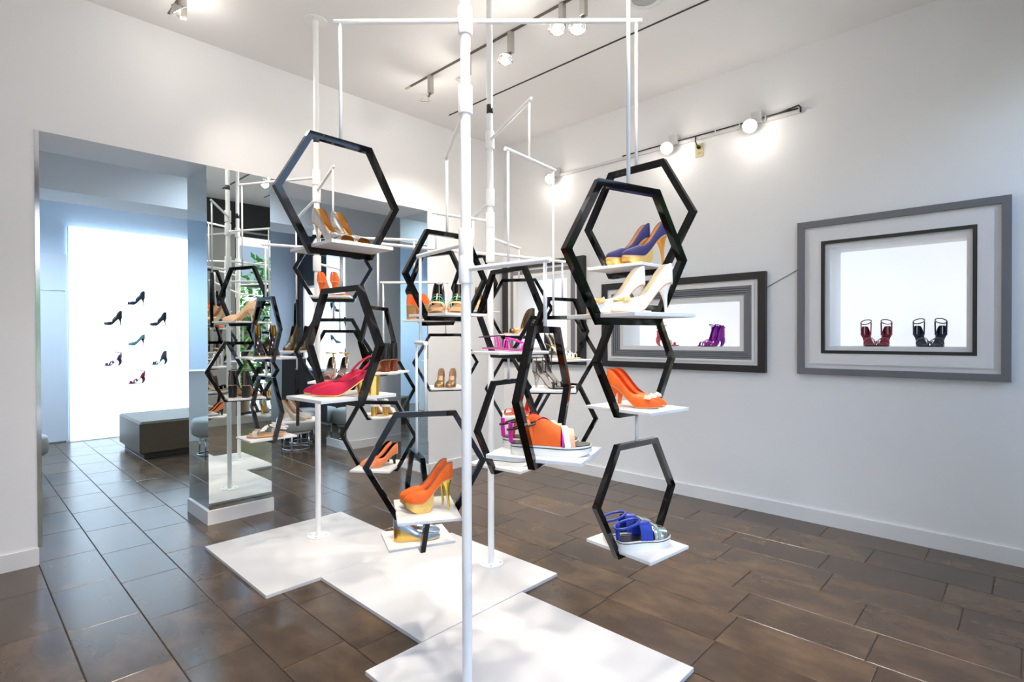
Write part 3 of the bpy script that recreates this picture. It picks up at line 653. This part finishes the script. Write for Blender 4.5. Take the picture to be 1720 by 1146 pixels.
pair('H25', P(name='platform_sandal', kind='sandal', L=.235, hh=.040, p=.032, flatform=1, up=BLUE, lin=BLK, toe='flat', heel=None, vamp=SILV, v0=.60, v1=.86, straps=[ST('arch', .46, w=.05, h=.062, m=BLUE), ST('ankle', h=.055, rx=.052, m=BLUE, r=.005, tilt=.2), ST('back', h=.055, r=.004), ST('arch', .68, w=.010, h=.046, m=M_((.25, .42, .36), .4))]), 22, .095, 'blue and silver platform sandal with white rubber sole')
pair('M1', P(name='pump', kind='pump', hh=.09, heel='stiletto', heelm=NUDE, up=NUDE, lin=NUDE), 191, .075, 'beige pointed pump beside the mirrored pillar', shift=(-.02, 0))
pair('M2', P(name='ankle_boot', kind='boot', L=.21, hh=.09, heel='stiletto', heelm=GOLD, up=PATBLK, lin=M_((.55, .35, .06), .4), toe='round'), -62, .095, 'black ankle boot with gold trim')
pair('M3', P(name='heeled_sandal', kind='sandal', hh=.09, heel='block', heelm=BLK, up=PATBLK, lin=TAN, toe='round', cuff=PATBLK, straps=[ST('arch', .74, w=.02, h=.034), ST('ankle', h=.1)]), 84, .10, 'black ankle-strap heel turned away from the camera', shift=(.02, 0))
pair('M4', P(name='flat_sandal', kind='sandal', L=.235, hh=.014, p=.008, up=SILV, lin=TAN, toe='round', heel=None, sole=TAN, straps=[ST('arch', .76, w=.03, h=.032, m=SNAKE), ST('ankle', h=.05, rx=.05, m=WHITE, r=.004, tilt=.3), ST('side', .35, h=.05)], bow=WHITE, bowsz=1.1, bowt=.55), 196, .09, 'silver flat sandal with white bow')
pair('N1', P(name='ankle_boot', kind='boot', L=.21, hh=.075, heel='block', heelm=GOLD, up=BLKGOLD, lin=BLK, toe='round'), -90, .10, 'black and gold patterned boot facing the camera')
pair('N2', P(name='pump', kind='pump', hh=.095, heel='stiletto', heelm=GOLD, up=SNAKE, lin=TAN), -14, .085, 'snakeskin pump with slim gold heel')

# ------------------------------------------------------------------ wall niches with stepped frames
def ring(y0, y1, z0, z1, w, x0, x1):
    """four mitred bars round a rectangle, w wide inwards, between depths x0 and x1 (toward the room is smaller x)"""
    o = [(y0, z0), (y1, z0), (y1, z1), (y0, z1)]; i = [(y0+w, z0+w), (y1-w, z0+w), (y1-w, z1-w), (y0+w, z1-w)]; out = []
    for k in range(4):
        q = (k+1) % 4; a = [o[k], o[q], i[q], i[k]]
        vs = [(x1, y, z) for y, z in a]+[(x0, y, z) for y, z in a]
        out.append(MB().add(vs, [(0, 1, 2, 3), (7, 6, 5, 4), (0, 4, 5, 1), (1, 5, 6, 2), (2, 6, 7, 3), (3, 7, 4, 0)]))
    return out
def niche(f, label, layers, name='niche_frame'):
    oy0, oy1, oz0, oz1 = f['o']; iy0, iy1, iz0, iz1 = f['i']
    yc, zc = (oy0+oy1)/2, oz0
    e = empty(name, (XR, yc, zc)); tag(e, label, 'display niche', 'framed shoe niches in the right wall')
    off = Vector((XR, yc, zc))
    tot = sum(l[0] for l in layers); a = 0
    ty0, ty1, tz0, tz1 = iy0-oy0, oy1-iy1, iz0-oz0, oz1-iz1
    for (w, pr, m, nm) in layers:
        def rect(k): return (oy0+ty0*k, oy1-ty1*k, oz0+tz0*k, oz1-tz1*k)
        A, B = rect(a/tot), rect((a+w)/tot); a += w
        o = [(A[0], A[2]), (A[1], A[2]), (A[1], A[3]), (A[0], A[3])]; i = [(B[0], B[2]), (B[1], B[2]), (B[1], B[3]), (B[0], B[3])]
        for k in range(4):
            q = (k+1) % 4; pts = [o[k], o[q], i[q], i[k]]
            vs = [(0, y-yc, z-zc) for y, z in pts]+[(-pr, y-yc, z-zc) for y, z in pts]
            MB().add(vs, [(0, 1, 2, 3), (7, 6, 5, 4), (0, 4, 5, 1), (1, 5, 6, 2), (2, 6, 7, 3), (3, 7, 4, 0)]).build(nm, m, e)
    d = .30
    y0, y1, z0, z1 = iy0-yc, iy1-yc, iz0-zc, iz1-zc; t = .01
    MB().box(.1402, d, y0-t, y0, z0-t, z1+t).box(.1402, d, y1, y1+t, z0-t, z1+t).box(.1402, d, y0, y1, z0-t, z0).box(.1402, d, y0, y1, z1, z1+t).build('niche_box', NICHE, e)
    MB().box(d, d+.01, y0-t, y1+t, z0-t, z1+t).build('backlit_panel', NLIT, e)
    return e
niche(FR[0], 'framed glowing wall niche with black and grey frame, farthest from the camera', [(.085, .05, BLKF, 'black_frame_bar'), (.035, .03, WHTF, 'white_frame_bar'), (.06, .02, RIBF, 'grey_frame_bar'), (.05, .03, WHTF, 'inner_frame_bar')])
niche(FR[1], 'wide framed wall niche with black frame and ribbed grey steps, pink and purple heels inside',
      [(.060, .045, BLKF, 'black_frame_bar'), (.028, .030, WHTF, 'white_frame_bar'), (.020, .042, WHTF, 'white_step_bar'), (.004, .004, GRV, 'groove_bar'), (.014, .038, RIBF, 'grey_step_bar'), (.004, .004, GRV, 'groove_bar'), (.014, .031, RIBF, 'grey_step_bar'), (.004, .004, GRV, 'groove_bar'), (.014, .024, RIBF, 'grey_step_bar'), (.004, .004, GRV, 'groove_bar'), (.014, .017, RIBF, 'grey_step_bar'), (.037, .006, WHTF, 'inner_frame_bar')])
niche(FR[2], 'large framed wall niche with grey outer frame and thin black inner frame, nearest the camera',
      [(.046, .045, GREYF, 'grey_frame_bar'), (.034, .022, WHTF, 'white_frame_bar'), (.078, .036, WHTF, 'raised_white_bar'), (.022, .040, BLKF, 'black_frame_bar'), (.030, .020, WHTF, 'inner_frame_bar')])
STRAPPY = lambda up, hm, kind='stiletto': P(name='strappy_heel', kind='sandal', L=.20, hh=.085, heel=kind, heelm=hm, up=up, lin=up, sole=BLK, toe='round', wm=1.1, straps=[ST('arch', .8, w=.014, h=.03), ST('arch', .66, w=.008, h=.042, tb=.5), ST('arch', .5, w=.008, h=.05, tb=.66), ST('ankle', h=.09, rx=.046, tilt=.35, r=.0036), ST('side', .2, h=.09, r=.0034)], counter=up)
def in_niche(f, ys, sp, deg, descs, grp):
    for (y, s, de), ds in zip(ys, descs):
        place(sp, s, (XR+.10, y, f['i'][2]+.0004), camyaw(de), ds, grp)
# red and navy sandals, heels toward the room
def ypx(px, py): return onX(px, py, XR+.10).y
in_niche(FR[2], [(ypx(1459, 570), -1, 252), (ypx(1485, 570), 1, 222)], STRAPPY(WINE, BLK), 0, ['dark red strappy heel in the grey framed niche, leftmost of the four', 'dark red strappy heel in the grey framed niche, second of the four'], 'four strappy heels in the grey framed niche')
in_niche(FR[2], [(ypx(1548, 570), -1, 248), (ypx(1576, 570), 1, 218)], STRAPPY(NAVY, BLK), 0, ['navy strappy heel in the grey framed niche, third of the four', 'navy strappy heel in the grey framed niche, rightmost of the four'], 'four strappy heels in the grey framed niche')
in_niche(FR[1], [(ypx(1122, 570), 1, -8)], STRAPPY(PINK, PINK, 'curve'), 0, ['pink strappy heel in the wide black framed niche, toe to the right'], 'strappy heels in the black framed niche')
pu = STRAPPY(PURPLE, PURPLE, 'curve'); pu['cuff'] = PURPLE; pu['vamp'] = MAG; pu['v0'] = .74
in_niche(FR[1], [(ypx(1190, 570), 1, 196), (ypx(1200, 570), -1, 200)], pu, 0, ['purple glitter strappy heel in the black framed niche, left one', 'purple glitter strappy heel in the black framed niche, right one'], 'strappy heels in the black framed niche')

# ------------------------------------------------------------------ lightbox shoes on clear ledges
LED = M_((.55, .58, .62), .3)
Y0 = YB-.075-.045
for (px, py, up, ds, cuff, de) in ((229, 512, NAVY, 'black cut-out heel at the top of the lightbox', 1, 186), (190, 546, BLK, 'black ankle-cuff heel at the left of the lightbox, upper row', 1, 182), (266, 547, BLK, 'black ankle-cuff heel at the right of the lightbox, upper row', 1, 182),
                         (229, 580, TEAL, 'grey lace mule at the centre of the lightbox', 2, 182), (189, 614, PLUM, 'plum strappy heel at the left of the lightbox, lower row', 0, 182), (267, 612, DKGREY, 'dark suede ankle-cuff sandal at the right of the lightbox, lower row', 3, 182), (229, 644, WINE, 'thin strapped burgundy sandal at the bottom of the lightbox', 0, 182)):
    p = onY(px, py, Y0-.055)
    if cuff == 1: sp = P(name='display_heel', kind='sandal', L=.21, hh=.10, heel='stiletto', heelm=BLK, up=up, lin=BLK, sole=BLK, toe='round', vamp=up, v0=.52, v1=.97, cuff=up, straps=[ST('arch', .5, w=.022, h=.062, tb=.36), ST('arch', .36, w=.022, h=.07, tb=.5)])
    elif cuff == 2: sp = P(name='display_mule', kind='pump', L=.21, hh=.095, heel='stiletto', heelm=BLK, up=up, lin=DKGREY, sole=BLK, toe='round', peep=1)
    elif cuff == 3: sp = P(name='display_heel', kind='sandal', L=.20, hh=.095, heel='curve', heelm=DKGREY, up=up, lin=BLK, sole=BLK, toe='round', cuff=up, straps=[ST('arch', .8, w=.022, h=.034), ST('arch', .66, w=.012, h=.042)])
    else: sp = P(name='display_heel', kind='sandal', L=.20, hh=.095, heel='curve', heelm=up, up=up, lin=up, sole=BLK, toe='round', counter=up, straps=[ST('arch', .82, w=.024, h=.032), ST('arch', .68, w=.012, h=.045, tb=.45), ST('arch', .45, w=.012, h=.05, tb=.66), ST('ankle', h=.085, tilt=.3, r=.0045), ST('back', r=.005)])
    place(sp, 1, p, R(180)-R(0), ds, 'seven shoes displayed on the lightbox')
    t = MB().box(-.125, .125, -.052, .055, -.006, -.0004).build('display_ledge', LED, None, loc=p)
    tag(t, 'thin clear ledge on the lightbox under the '+ds.split(' at the')[0]+(' '+' '.join(ds.split(' at the')[1:]).replace(' of the lightbox', '').strip() if ' at the' in ds else ''), 'ledge', 'thin ledges on the lightbox')
#@@REST@@
# ------------------------------------------------------------------ lamps and tracks
def spot(par, loc, target, watts, size=95, blend=.9, col=(1, .90, .78), rad=.05):
    l = bpy.data.lights.new('lamp_beam', 'SPOT'); l.energy = watts; l.spot_size = R(size); l.spot_blend = blend; l.color = col; l.shadow_soft_size = rad
    o = bpy.data.objects.new('lamp_beam', l); COL.objects.link(o); o.location = loc
    d = Vector(target)-Vector(loc); o.rotation_euler = d.to_track_quat('-Z', 'Y').to_euler()
    return o
SPILL = 2.2
def track_head(base, disc, target, watts, label, glow=LAMPD, size=95, group='spotlights on the ceiling tracks'):
    """box adapter at the ceiling, bent neck, round reflector lamp at `disc` looking at `target`"""
    b, d = Vector(base), Vector(disc); e = empty('track_spotlight', b); tag(e, label, 'spotlight', group)
    q = d-b; ax = (Vector(target)-d).normalized()
    MB().bevbox(-.019, .019, -.019, .019, -.15, 0, .002).build('adapter_box', ALU, e)
    MB().path([(.0, 0, -.14), q*.55+Vector((0, 0, -.085)), q*.9+Vector((0, 0, -.03))-ax*.03, q-ax*.035], .007, 8, flat=1.6).build('neck', ALU, e, True)
    MB().lathe([(.0, -.036), (.018, -.034), (.022, -.022), (.042, -.008), (.056, .008), (.058, .014), (.054, .014), (.040, -.002), (.016, -.014), (0, -.016)], q, n=28, axis=ax).build('reflector', REFL, e, True)
    MB().lathe([(0, .010), (.012, .008), (.017, .0), (.015, -.012)], q, n=20, axis=ax).build('bulb', glow, e, True)
    spot(e, d+ax*.03, target, watts, size); spill(d+ax*.06, SPILL)
KW = 1.0
def spill(loc, watts, col=(1, .93, .84)):
    l = bpy.data.lights.new('lamp_spill', 'POINT'); l.energy = watts; l.color = col; l.shadow_soft_size = .04
    o = bpy.data.objects.new('lamp_spill', l); COL.objects.link(o); o.location = loc
tk = empty('ceiling_track', (2.805, 2.1, ZC)); tag(tk, 'thin recessed ceiling track line carrying the row of spotlights', 'light track')
MB().box(-.011, .011, -1.8, 1.80, -.006, -.0005).build('rail', mat('dark_rail', (.10, .085, .06), .5), tk)
MB().box(-.009, .009, 1.80, 1.87, -.009, -.0005).build('end_feed', mat('beige_plastic', (.55, .50, .38), .5), tk)
ORD = ('first', 'second', 'third', 'fourth', 'fifth')
for i, (px, py, tgt, wt) in enumerate(((714, 167, (3.75, 4.42, .9), 60), (777, 134, (2.6, 4.3, .6), 46), (849, 98, (1.9, 2.3, .5), 46), (936, 46, (1.9, 2.0, 1.0), 46), (970, 44, (1.7, 1.5, .4), 50))):
    p = onX(px, py, 2.74)
    track_head((2.805, p.y+.01 if i != 4 else p.y-.0, ZC-.006), p, tgt, wt*KW, 'aluminium ceiling spotlight, %s from the left end of the track' % ORD[i], LAMP if i == 3 else LAMPD)
p = onX(298, 17, 1.0)
p = at(298, 17, 3.42)
tk2 = empty('ceiling_track', (p.x+.03, 2.0, ZC)); tag(tk2, 'second ceiling track mostly above the picture, over the left opening', 'light track')
MB().box(-.011, .011, -2.2, 2.2, -.006, -.0005).build('rail', MATS['dark_rail'], tk2)
track_head((p.x+.03, p.y, ZC-.006), p, (2.9, 3.9, 1.2), 40*KW, 'single aluminium spotlight at the top left edge of the picture')
for i, (y, tgt, wt) in enumerate(((2.9, (1.6, 3.4, .8), 44), (1.9, (1.6, 1.9, .5), 50), (1.0, (1.8, 1.3, .3), 60), (.3, (1.40, 1.5, 1.2), 70))):
    track_head((p.x+.03, y, ZC-.006), (p.x+.08, y+.02, ZC-.22), tgt, wt*KW, 'aluminium spotlight of the second track, %s one counted toward the shop window' % ORD[i+1])
# surface rail with bare bright lamps on the right wall
ZT = 3.10
wr = empty('wall_light_rail', (XR, 2.5, ZT)); tag(wr, 'thin white light rail on the right wall with a black cable along it', 'light track')
MB().box(-.028, -.001, -1.25, 1.20, -.012, .012).build('rail', mat('white_rail', (.70, .70, .68), .4), wr)
MB().path([(-.034, -1.235, .02), (-.034, -1.10, .022), (-.034, -.6, .018), (-.034, 0, .02), (-.034, .3, .016)], .006, 8).build('cable', BLK, wr, True)
MB().path([(-.034, -1.1, .022), (-.036, -1.19, .034), (-.036, -1.238, .04), (-.036, -1.252, .02), (-.03, -1.25, -.012)], .007, 8).build('cable_loop', BLK, wr, True)
for y in (-1.0, -.8, -.6, -.2): MB().box(-.042, -.026, y-.004, y+.004, -.013, .030).build('cable_clip', MATS['white_rail'], wr)
for i, (y, wt) in enumerate(((1.608, 34), (2.317, 34), (3.647, 26))):
    e = empty('wall_spotlight', (XR-.05, y, ZT)); tag(e, 'glaring bright lamp on the right wall rail, %s' % ('rightmost and largest', 'middle one beside the yellowed outlet', 'farthest one near the room corner')[i], 'spotlight', 'glaring lamps on the right wall rail')
    MB().bevbox(-.012, .030, -.085, -.005, -.012, .075, .002).build('transformer_box', MATS['white_rail'], e)
    ax = Vector((-1, -.25, -.75)).normalized()
    MB().tube((-.005, 0, 0), ax*.045, .007).build('neck', ALU, e, True)
    c = ax*.07
    MB().lathe([(0, -.028), (.020, -.026), (.026, -.012), (.046, .004), (.056, .016), (.052, .016), (.042, .008), (.020, -.006), (0, -.008)], c, n=28, axis=ax).build('reflector', REFL, e, True)
    MB().lathe([(0, .020), (.020, .018), (.034, .012), (.038, .004), (0, .0)], c, n=24, axis=ax).build('bulb', LAMP, e, True)
    spot(e, Vector((XR-.05, y, ZT))+ax*.12, (1.9, 2.0, .6), wt*KW, 100, 1); spill(Vector((XR-.05, y, ZT))+ax*.16, 1.2)
# wall outlet and plug
wo = empty('wall_outlet', (XR, 2.055, 3.0)); tag(wo, 'yellowed wall outlet with black plug below the right wall rail', 'outlet')
MB().bevbox(-.006, 0, -.036, .036, -.058, .058, .002).build('cover_plate', mat('yellowed_plastic', (.62, .55, .30), .45), wo)
for zz in (-.026,): 
    MB().box(-.0075, -.006, -.010, -.006, zz-.006, zz+.006).box(-.0075, -.006, .006, .010, zz-.006, zz+.006).build('socket_slot', BLK, wo)
MB().lathe([(0, -.03), (.013, -.028), (.016, -.01), (.014, 0)], (-.006, 0, .024), n=14, axis=(1, 0, 0)).build('plug', BLK, wo, True)
MB().path([(-.034, 0, .024), (-.035, .012, .05), (-.034, .022, .08), (-.034, .02, .115)], .005, 8).build('plug_cable', BLK, wo, True)
# thin raised grey line on the wall between two niches
a, b = onX(1289, 482.5, XR), onX(1342, 452, XR)
tag(MB().path([(XR-.004, a.y, a.z), (XR-.004, (a.y+b.y)/2, (a.z+b.z)/2), (XR-.004, b.y, b.z)], .004, 8).build('wall_line', mat('grey_line', (.38, .38, .38), .5), None, True), 'thin grey line running diagonally on the wall between two niches', 'cable')
# ceiling slot and recessed fitting
tag(MB().box(3.428, 3.444, .2, 4.14, ZC-.003, ZC-.0003).build('ceiling_slot', DARK), 'long thin dark slot running along the ceiling toward the camera', 'ceiling slot')
rc = empty('recessed_downlight', (3.13, 1.80, ZC)); tag(rc, 'round recessed ceiling fitting at the top edge of the picture', 'downlight')
MB().lathe([(.085, -.001), (.12, -.001), (.12, -.006), (.105, -.008), (.085, -.004)], n=36).build('trim_ring', TRIM, rc, True)
MB().lathe([(0, -.0012), (.086, -.0022)], n=36).build('diffuser', mat('grey_diffuser', (.42, .42, .41), .4), rc, True)

# ------------------------------------------------------------------ rear room furniture
OLIVE = mat('olive_leather', (.085, .063, .036), .42, noise=.1, nscale=30, bump=.15)
ot = empty('ottoman', (2.04, 7.88, 0)); tag(ot, 'large olive brown leather ottoman in front of the lightbox', 'ottoman')
MB().bevbox(-.48, .48, -.50, .50, 0, .055, .004).build('base_plinth', BLKF, ot)
smooth_by_angle(MB().bevbox(-.53, .53, -.545, .545, .055, .435, .022).build('cushion', OLIVE, ot), 30)
MB().bevbox(-.535, .535, -.55, .55, .405, .411, .002).build('piping', OLIVE, ot)
GREYL = mat('grey_leather', (.36, .36, .345), .5, noise=.06, nscale=30)
def stool(x, y, lab):
    e = empty('round_stool', (x, y, 0)); tag(e, lab, 'stool', 'grey round stools')
    MB().lathe([(0, .44), (.17, .438), (.21, .425), (.225, .40), (.23, .33), (.222, .255), (.20, .235), (0, .23)], n=36).build('seat', GREYL, e, True)
    MB().lathe([(0, .228), (.17, .228), (.17, .205), (0, .205)], n=32).build('seat_plate', TRIM, e, True)
    for a in range(4):
        t = R(45+90*a); MB().tube((.15*math.cos(t), .15*math.sin(t), .205), (.16*math.cos(t), .16*math.sin(t), .006), .009).build('leg', CHROME, e, True)
    MB().path([(.16*math.cos(R(10*i)), .16*math.sin(R(10*i)), .008) for i in range(36)], .008, 8, closed=True).build('foot_ring', CHROME, e, True)
stool(.47, 7.15, 'grey round stool beside the left jamb, seen in the pillar mirror')
def fpt(px, py): r = ray(px, py); return Vector((0, 0, EYE))+r*(-EYE/r.z)
q = fpt(552, 752); stool(q.x-.30, q.y+.25, 'grey round stool close to the rear mirrored pillar')
q = fpt(508, 742); stool(q.x, q.y, 'grey round stool behind the snakeskin pumps')
def plinth(x, y, w, h, m, lab, tm=None):
    e = empty('plinth', (x, y, 0)); tag(e, lab, 'plinth')
    MB().add([(-w/2, -w/2, 0), (w/2, -w/2, 0), (w/2, w/2, 0), (-w/2, w/2, 0), (-w*.42, -w*.42, h-.02), (w*.42, -w*.42, h-.02), (w*.42, w*.42, h-.02), (-w*.42, w*.42, h-.02)], [(3, 2, 1, 0), (4, 5, 6, 7), (0, 1, 5, 4), (1, 2, 6, 5), (2, 3, 7, 6), (3, 0, 4, 7)]).build('body', m, e)
    MB().bevbox(-w*.44, w*.44, -w*.44, w*.44, h-.02, h, .002).build('top_plate', tm or m, e)
plinth(.30, 8.35, .34, .95, TRIM, 'white tapered plinth seen in the pillar mirror')
q = floor_pt = at(486, 735, 7.6); bx, by = q.x, q.y
plinth(bx, by, .40, 1.12, BLKF, 'black plinth in the rear room carrying black loafers', TRIM)
pair((bx, by, 1.1204), P(name='loafer', kind='pump', L=.23, hh=.02, p=.008, heel='block', heelm=BLK, up=BLK, lin=TAN, toe='round'), 190, .085, 'black loafer on the black plinth in the rear room')
# framed niche picture on the rear room's right wall
f2 = dict(o=(7.75, 9.20, .75, 2.37), i=(7.95, 9.02, .92, 2.2))
e = empty('wall_display', (XB1, 8.47, .75)); tag(e, 'black framed glowing display on the dark rear wall', 'display niche')
for k, mbx in enumerate(ring(7.75-8.47, 9.20-8.47, 0, 1.62, .09, -.045, 0)): mbx.build('frame_bar', BLKF, e)
for k, mbx in enumerate(ring(7.84-8.47, 9.11-8.47, .09, 1.53, .04, -.03, 0)): mbx.build('inner_frame_bar', WHTF, e)
MB().box(-.012, -.001, 7.88-8.47, 9.07-8.47, .13, 1.49).build('backlit_panel', mat('rear_display_glow', (.85, .88, .95), .5, emit=.55, ecol=(.85, .91, 1)), e)
# unseen bluish ceiling lamps, added to brighten the rear room
for i, (x, y) in enumerate(((.35, 8.1), (2.0, 5.5), (3.2, 8.0))):
    e = empty('added_rear_light', (x, y, 3.3)); tag(e, 'small round fill light added to the rear room ceiling, %s' % ('over the round stool', 'over the passage between the pillars', 'before the dark rear wall')[i], 'downlight', 'added fill lights of the rear room')
    MB().lathe([(.045, -.001), (.065, -.001), (.065, -.006), (.045, -.004)], n=24).build('trim_ring', TRIM, e, True)
    MB().lathe([(0, -.001), (.046, -.002)], n=24).build('glowing_disc', LAMPD, e, True)
    spot(e, (x, y, 3.28), (x, y, 0), (240, 60, 60)[i]*KW, 150, 1, (.62, .82, 1))

# ------------------------------------------------------------------ outside the shop windows (seen in mirrors and glossy frames)
struct('ground_pavement', MB().box(-8, 14, -14, YF-.2, -.12, -.02), mat('pavement', (.32, .31, .30), .8, noise=.15, nscale=4))
LEAF = mat('leaf_green', (.06, .20, .04), .5, noise=.5, nscale=12); LEAFL = mat('leaf_light', (.13, .34, .07), .5, noise=.4, nscale=12); BARK = mat('bark', (.10, .07, .045), .9, noise=.3, nscale=25)
def frond(mb, base, az, ln, rise, rnd):
    d = Vector((math.cos(az), math.sin(az), 0)); s = Vector((-d.y, d.x, 0)); pts = []
    for i in range(9):
        t = i/8; pts.append(Vector(base)+d*(ln*t)+Vector((0, 0, rise*ln*(t*1.2-1.5*t*t))))
    mb.path(pts, .008, 4)
    for i in range(1, 9):
        for sg in (1, -1):
            for hlf in (0, .5):
                j = min(i+hlf, 8)-.5; a = pts[int(j)].lerp(pts[min(int(j)+1, 8)], j % 1); L_ = ln*.30*math.sin(math.pi*min(.95, .12+j/9)); tipp = a+(s*sg*.8+d*.55).normalized()*L_+Vector((0, 0, -.25*L_*rnd.random()))
                m = a.lerp(tipp, .45); w = d*.018; mb.add([a-w*.4, m-w, tipp, m+w, a+w*.4], [(0, 1, 2, 3, 4)])
def palm(x, y, h, seed, lab):
    r = random.Random(seed); e = empty('palm_tree', (x, y, -.02)); tag(e, lab, 'palm', 'palms outside the shop windows')
    MB().path([(0, 0, 0), (.03, .02, h*.35), (.05, .0, h*.7), (.08, .03, h)], [.11, .09, .08, .07], 10).build('trunk', BARK, e, True)
    fo = MB()
    for i in range(15): frond(fo, (.08, .03, h), i*2.4+r.random()*.4, .9+.4*r.random(), .3+.9*r.random(), r)
    fo.build('fronds', LEAF, e)
def shrub(x, y, h, w, seed, m, lab):
    r = random.Random(seed); e = empty('shrub', (x, y, -.02)); tag(e, lab, 'shrub', 'shrubs outside the shop windows')
    st = MB(); lf = MB()
    for i in range(7):
        t = r.random()*6.28; k = Vector((math.cos(t)*w*.35, math.sin(t)*w*.35, h*(.6+.3*r.random()))); st.path([(0, 0, 0), k*.5+Vector((0, 0, .1)), k], [.02, .013, .006], 5)
    for i in range(1100):
        t = r.random()*6.28; rr = w*.5*math.sqrt(r.random()); z = h*(.12+.88*r.random()); sc = (1-abs(z/h-.5)*.9); c = Vector((math.cos(t)*rr*sc, math.sin(t)*rr*sc, z))
        d = Vector((r.uniform(-1, 1), r.uniform(-1, 1), r.uniform(-.4, .9))).normalized(); s = d.orthogonal().normalized(); L_ = .10+.10*r.random()
        lf.add([c, c+d*L_*.5+s*L_*.22, c+d*L_, c+d*L_*.5-s*L_*.22], [(0, 1, 2, 3)])
    st.build('stems', BARK, e); lf.build('foliage', m, e)
for i, (x, y, h) in enumerate(((3.9, -2.0, 1.7), (5.4, -3.4, 2.5), (2.2, -2.6, 2.0), (7.2, -4.6, 2.2), (.4, -3.2, 2.4))): palm(x, y, h, i+3, 'palm with feathery green fronds outside the shop window, %s from the right' % ('second', 'third', 'fourth', 'first', 'fifth')[i])
for i, (x, y, h, w) in enumerate(((3.5, -1.9, 2.6, 1.3), (4.7, -2.4, 3.0, 1.6), (2.3, -2.2, 2.3, 1.2), (6.2, -3.4, 3.2, 1.9), (1.1, -2.6, 2.4, 1.3))): shrub(x, y, h, w, i+20, (LEAFL, LEAF)[i % 2], 'tall leafy shrub outside the shop window, %s from the right' % ('third', 'second', 'fourth', 'first', 'fifth')[i])
for i, (x, w, h, c) in enumerate(((-3, 5.5, 6, (.55, .52, .48)), (3.2, 6.4, 7, (.62, .62, .62)), (9.8, 6, 5.5, (.50, .46, .42)))):
    e = empty('street_building', (x, -12, -.02)); tag(e, 'plain building across the street, %s one' % ('left', 'middle', 'right')[i], 'building')
    MB().box(-w/2, w/2, -1.5, 0, 0, h).build('wall', mat('facade_%d' % i, c, .8), e)
    MB().box(-w/2-.1, w/2+.1, -1.6, .1, h, h+.2).build('roof_edge', TRIM, e)
    for a in range(3):
        for b in range(2): MB().box(-w/2+.6+a*w/3.2, -w/2+.6+a*w/3.2+1.0, 0, .03, .9+b*2.4, 2.4+b*2.4).build('window', mat('facade_glass', (.05, .07, .09), .1), e)
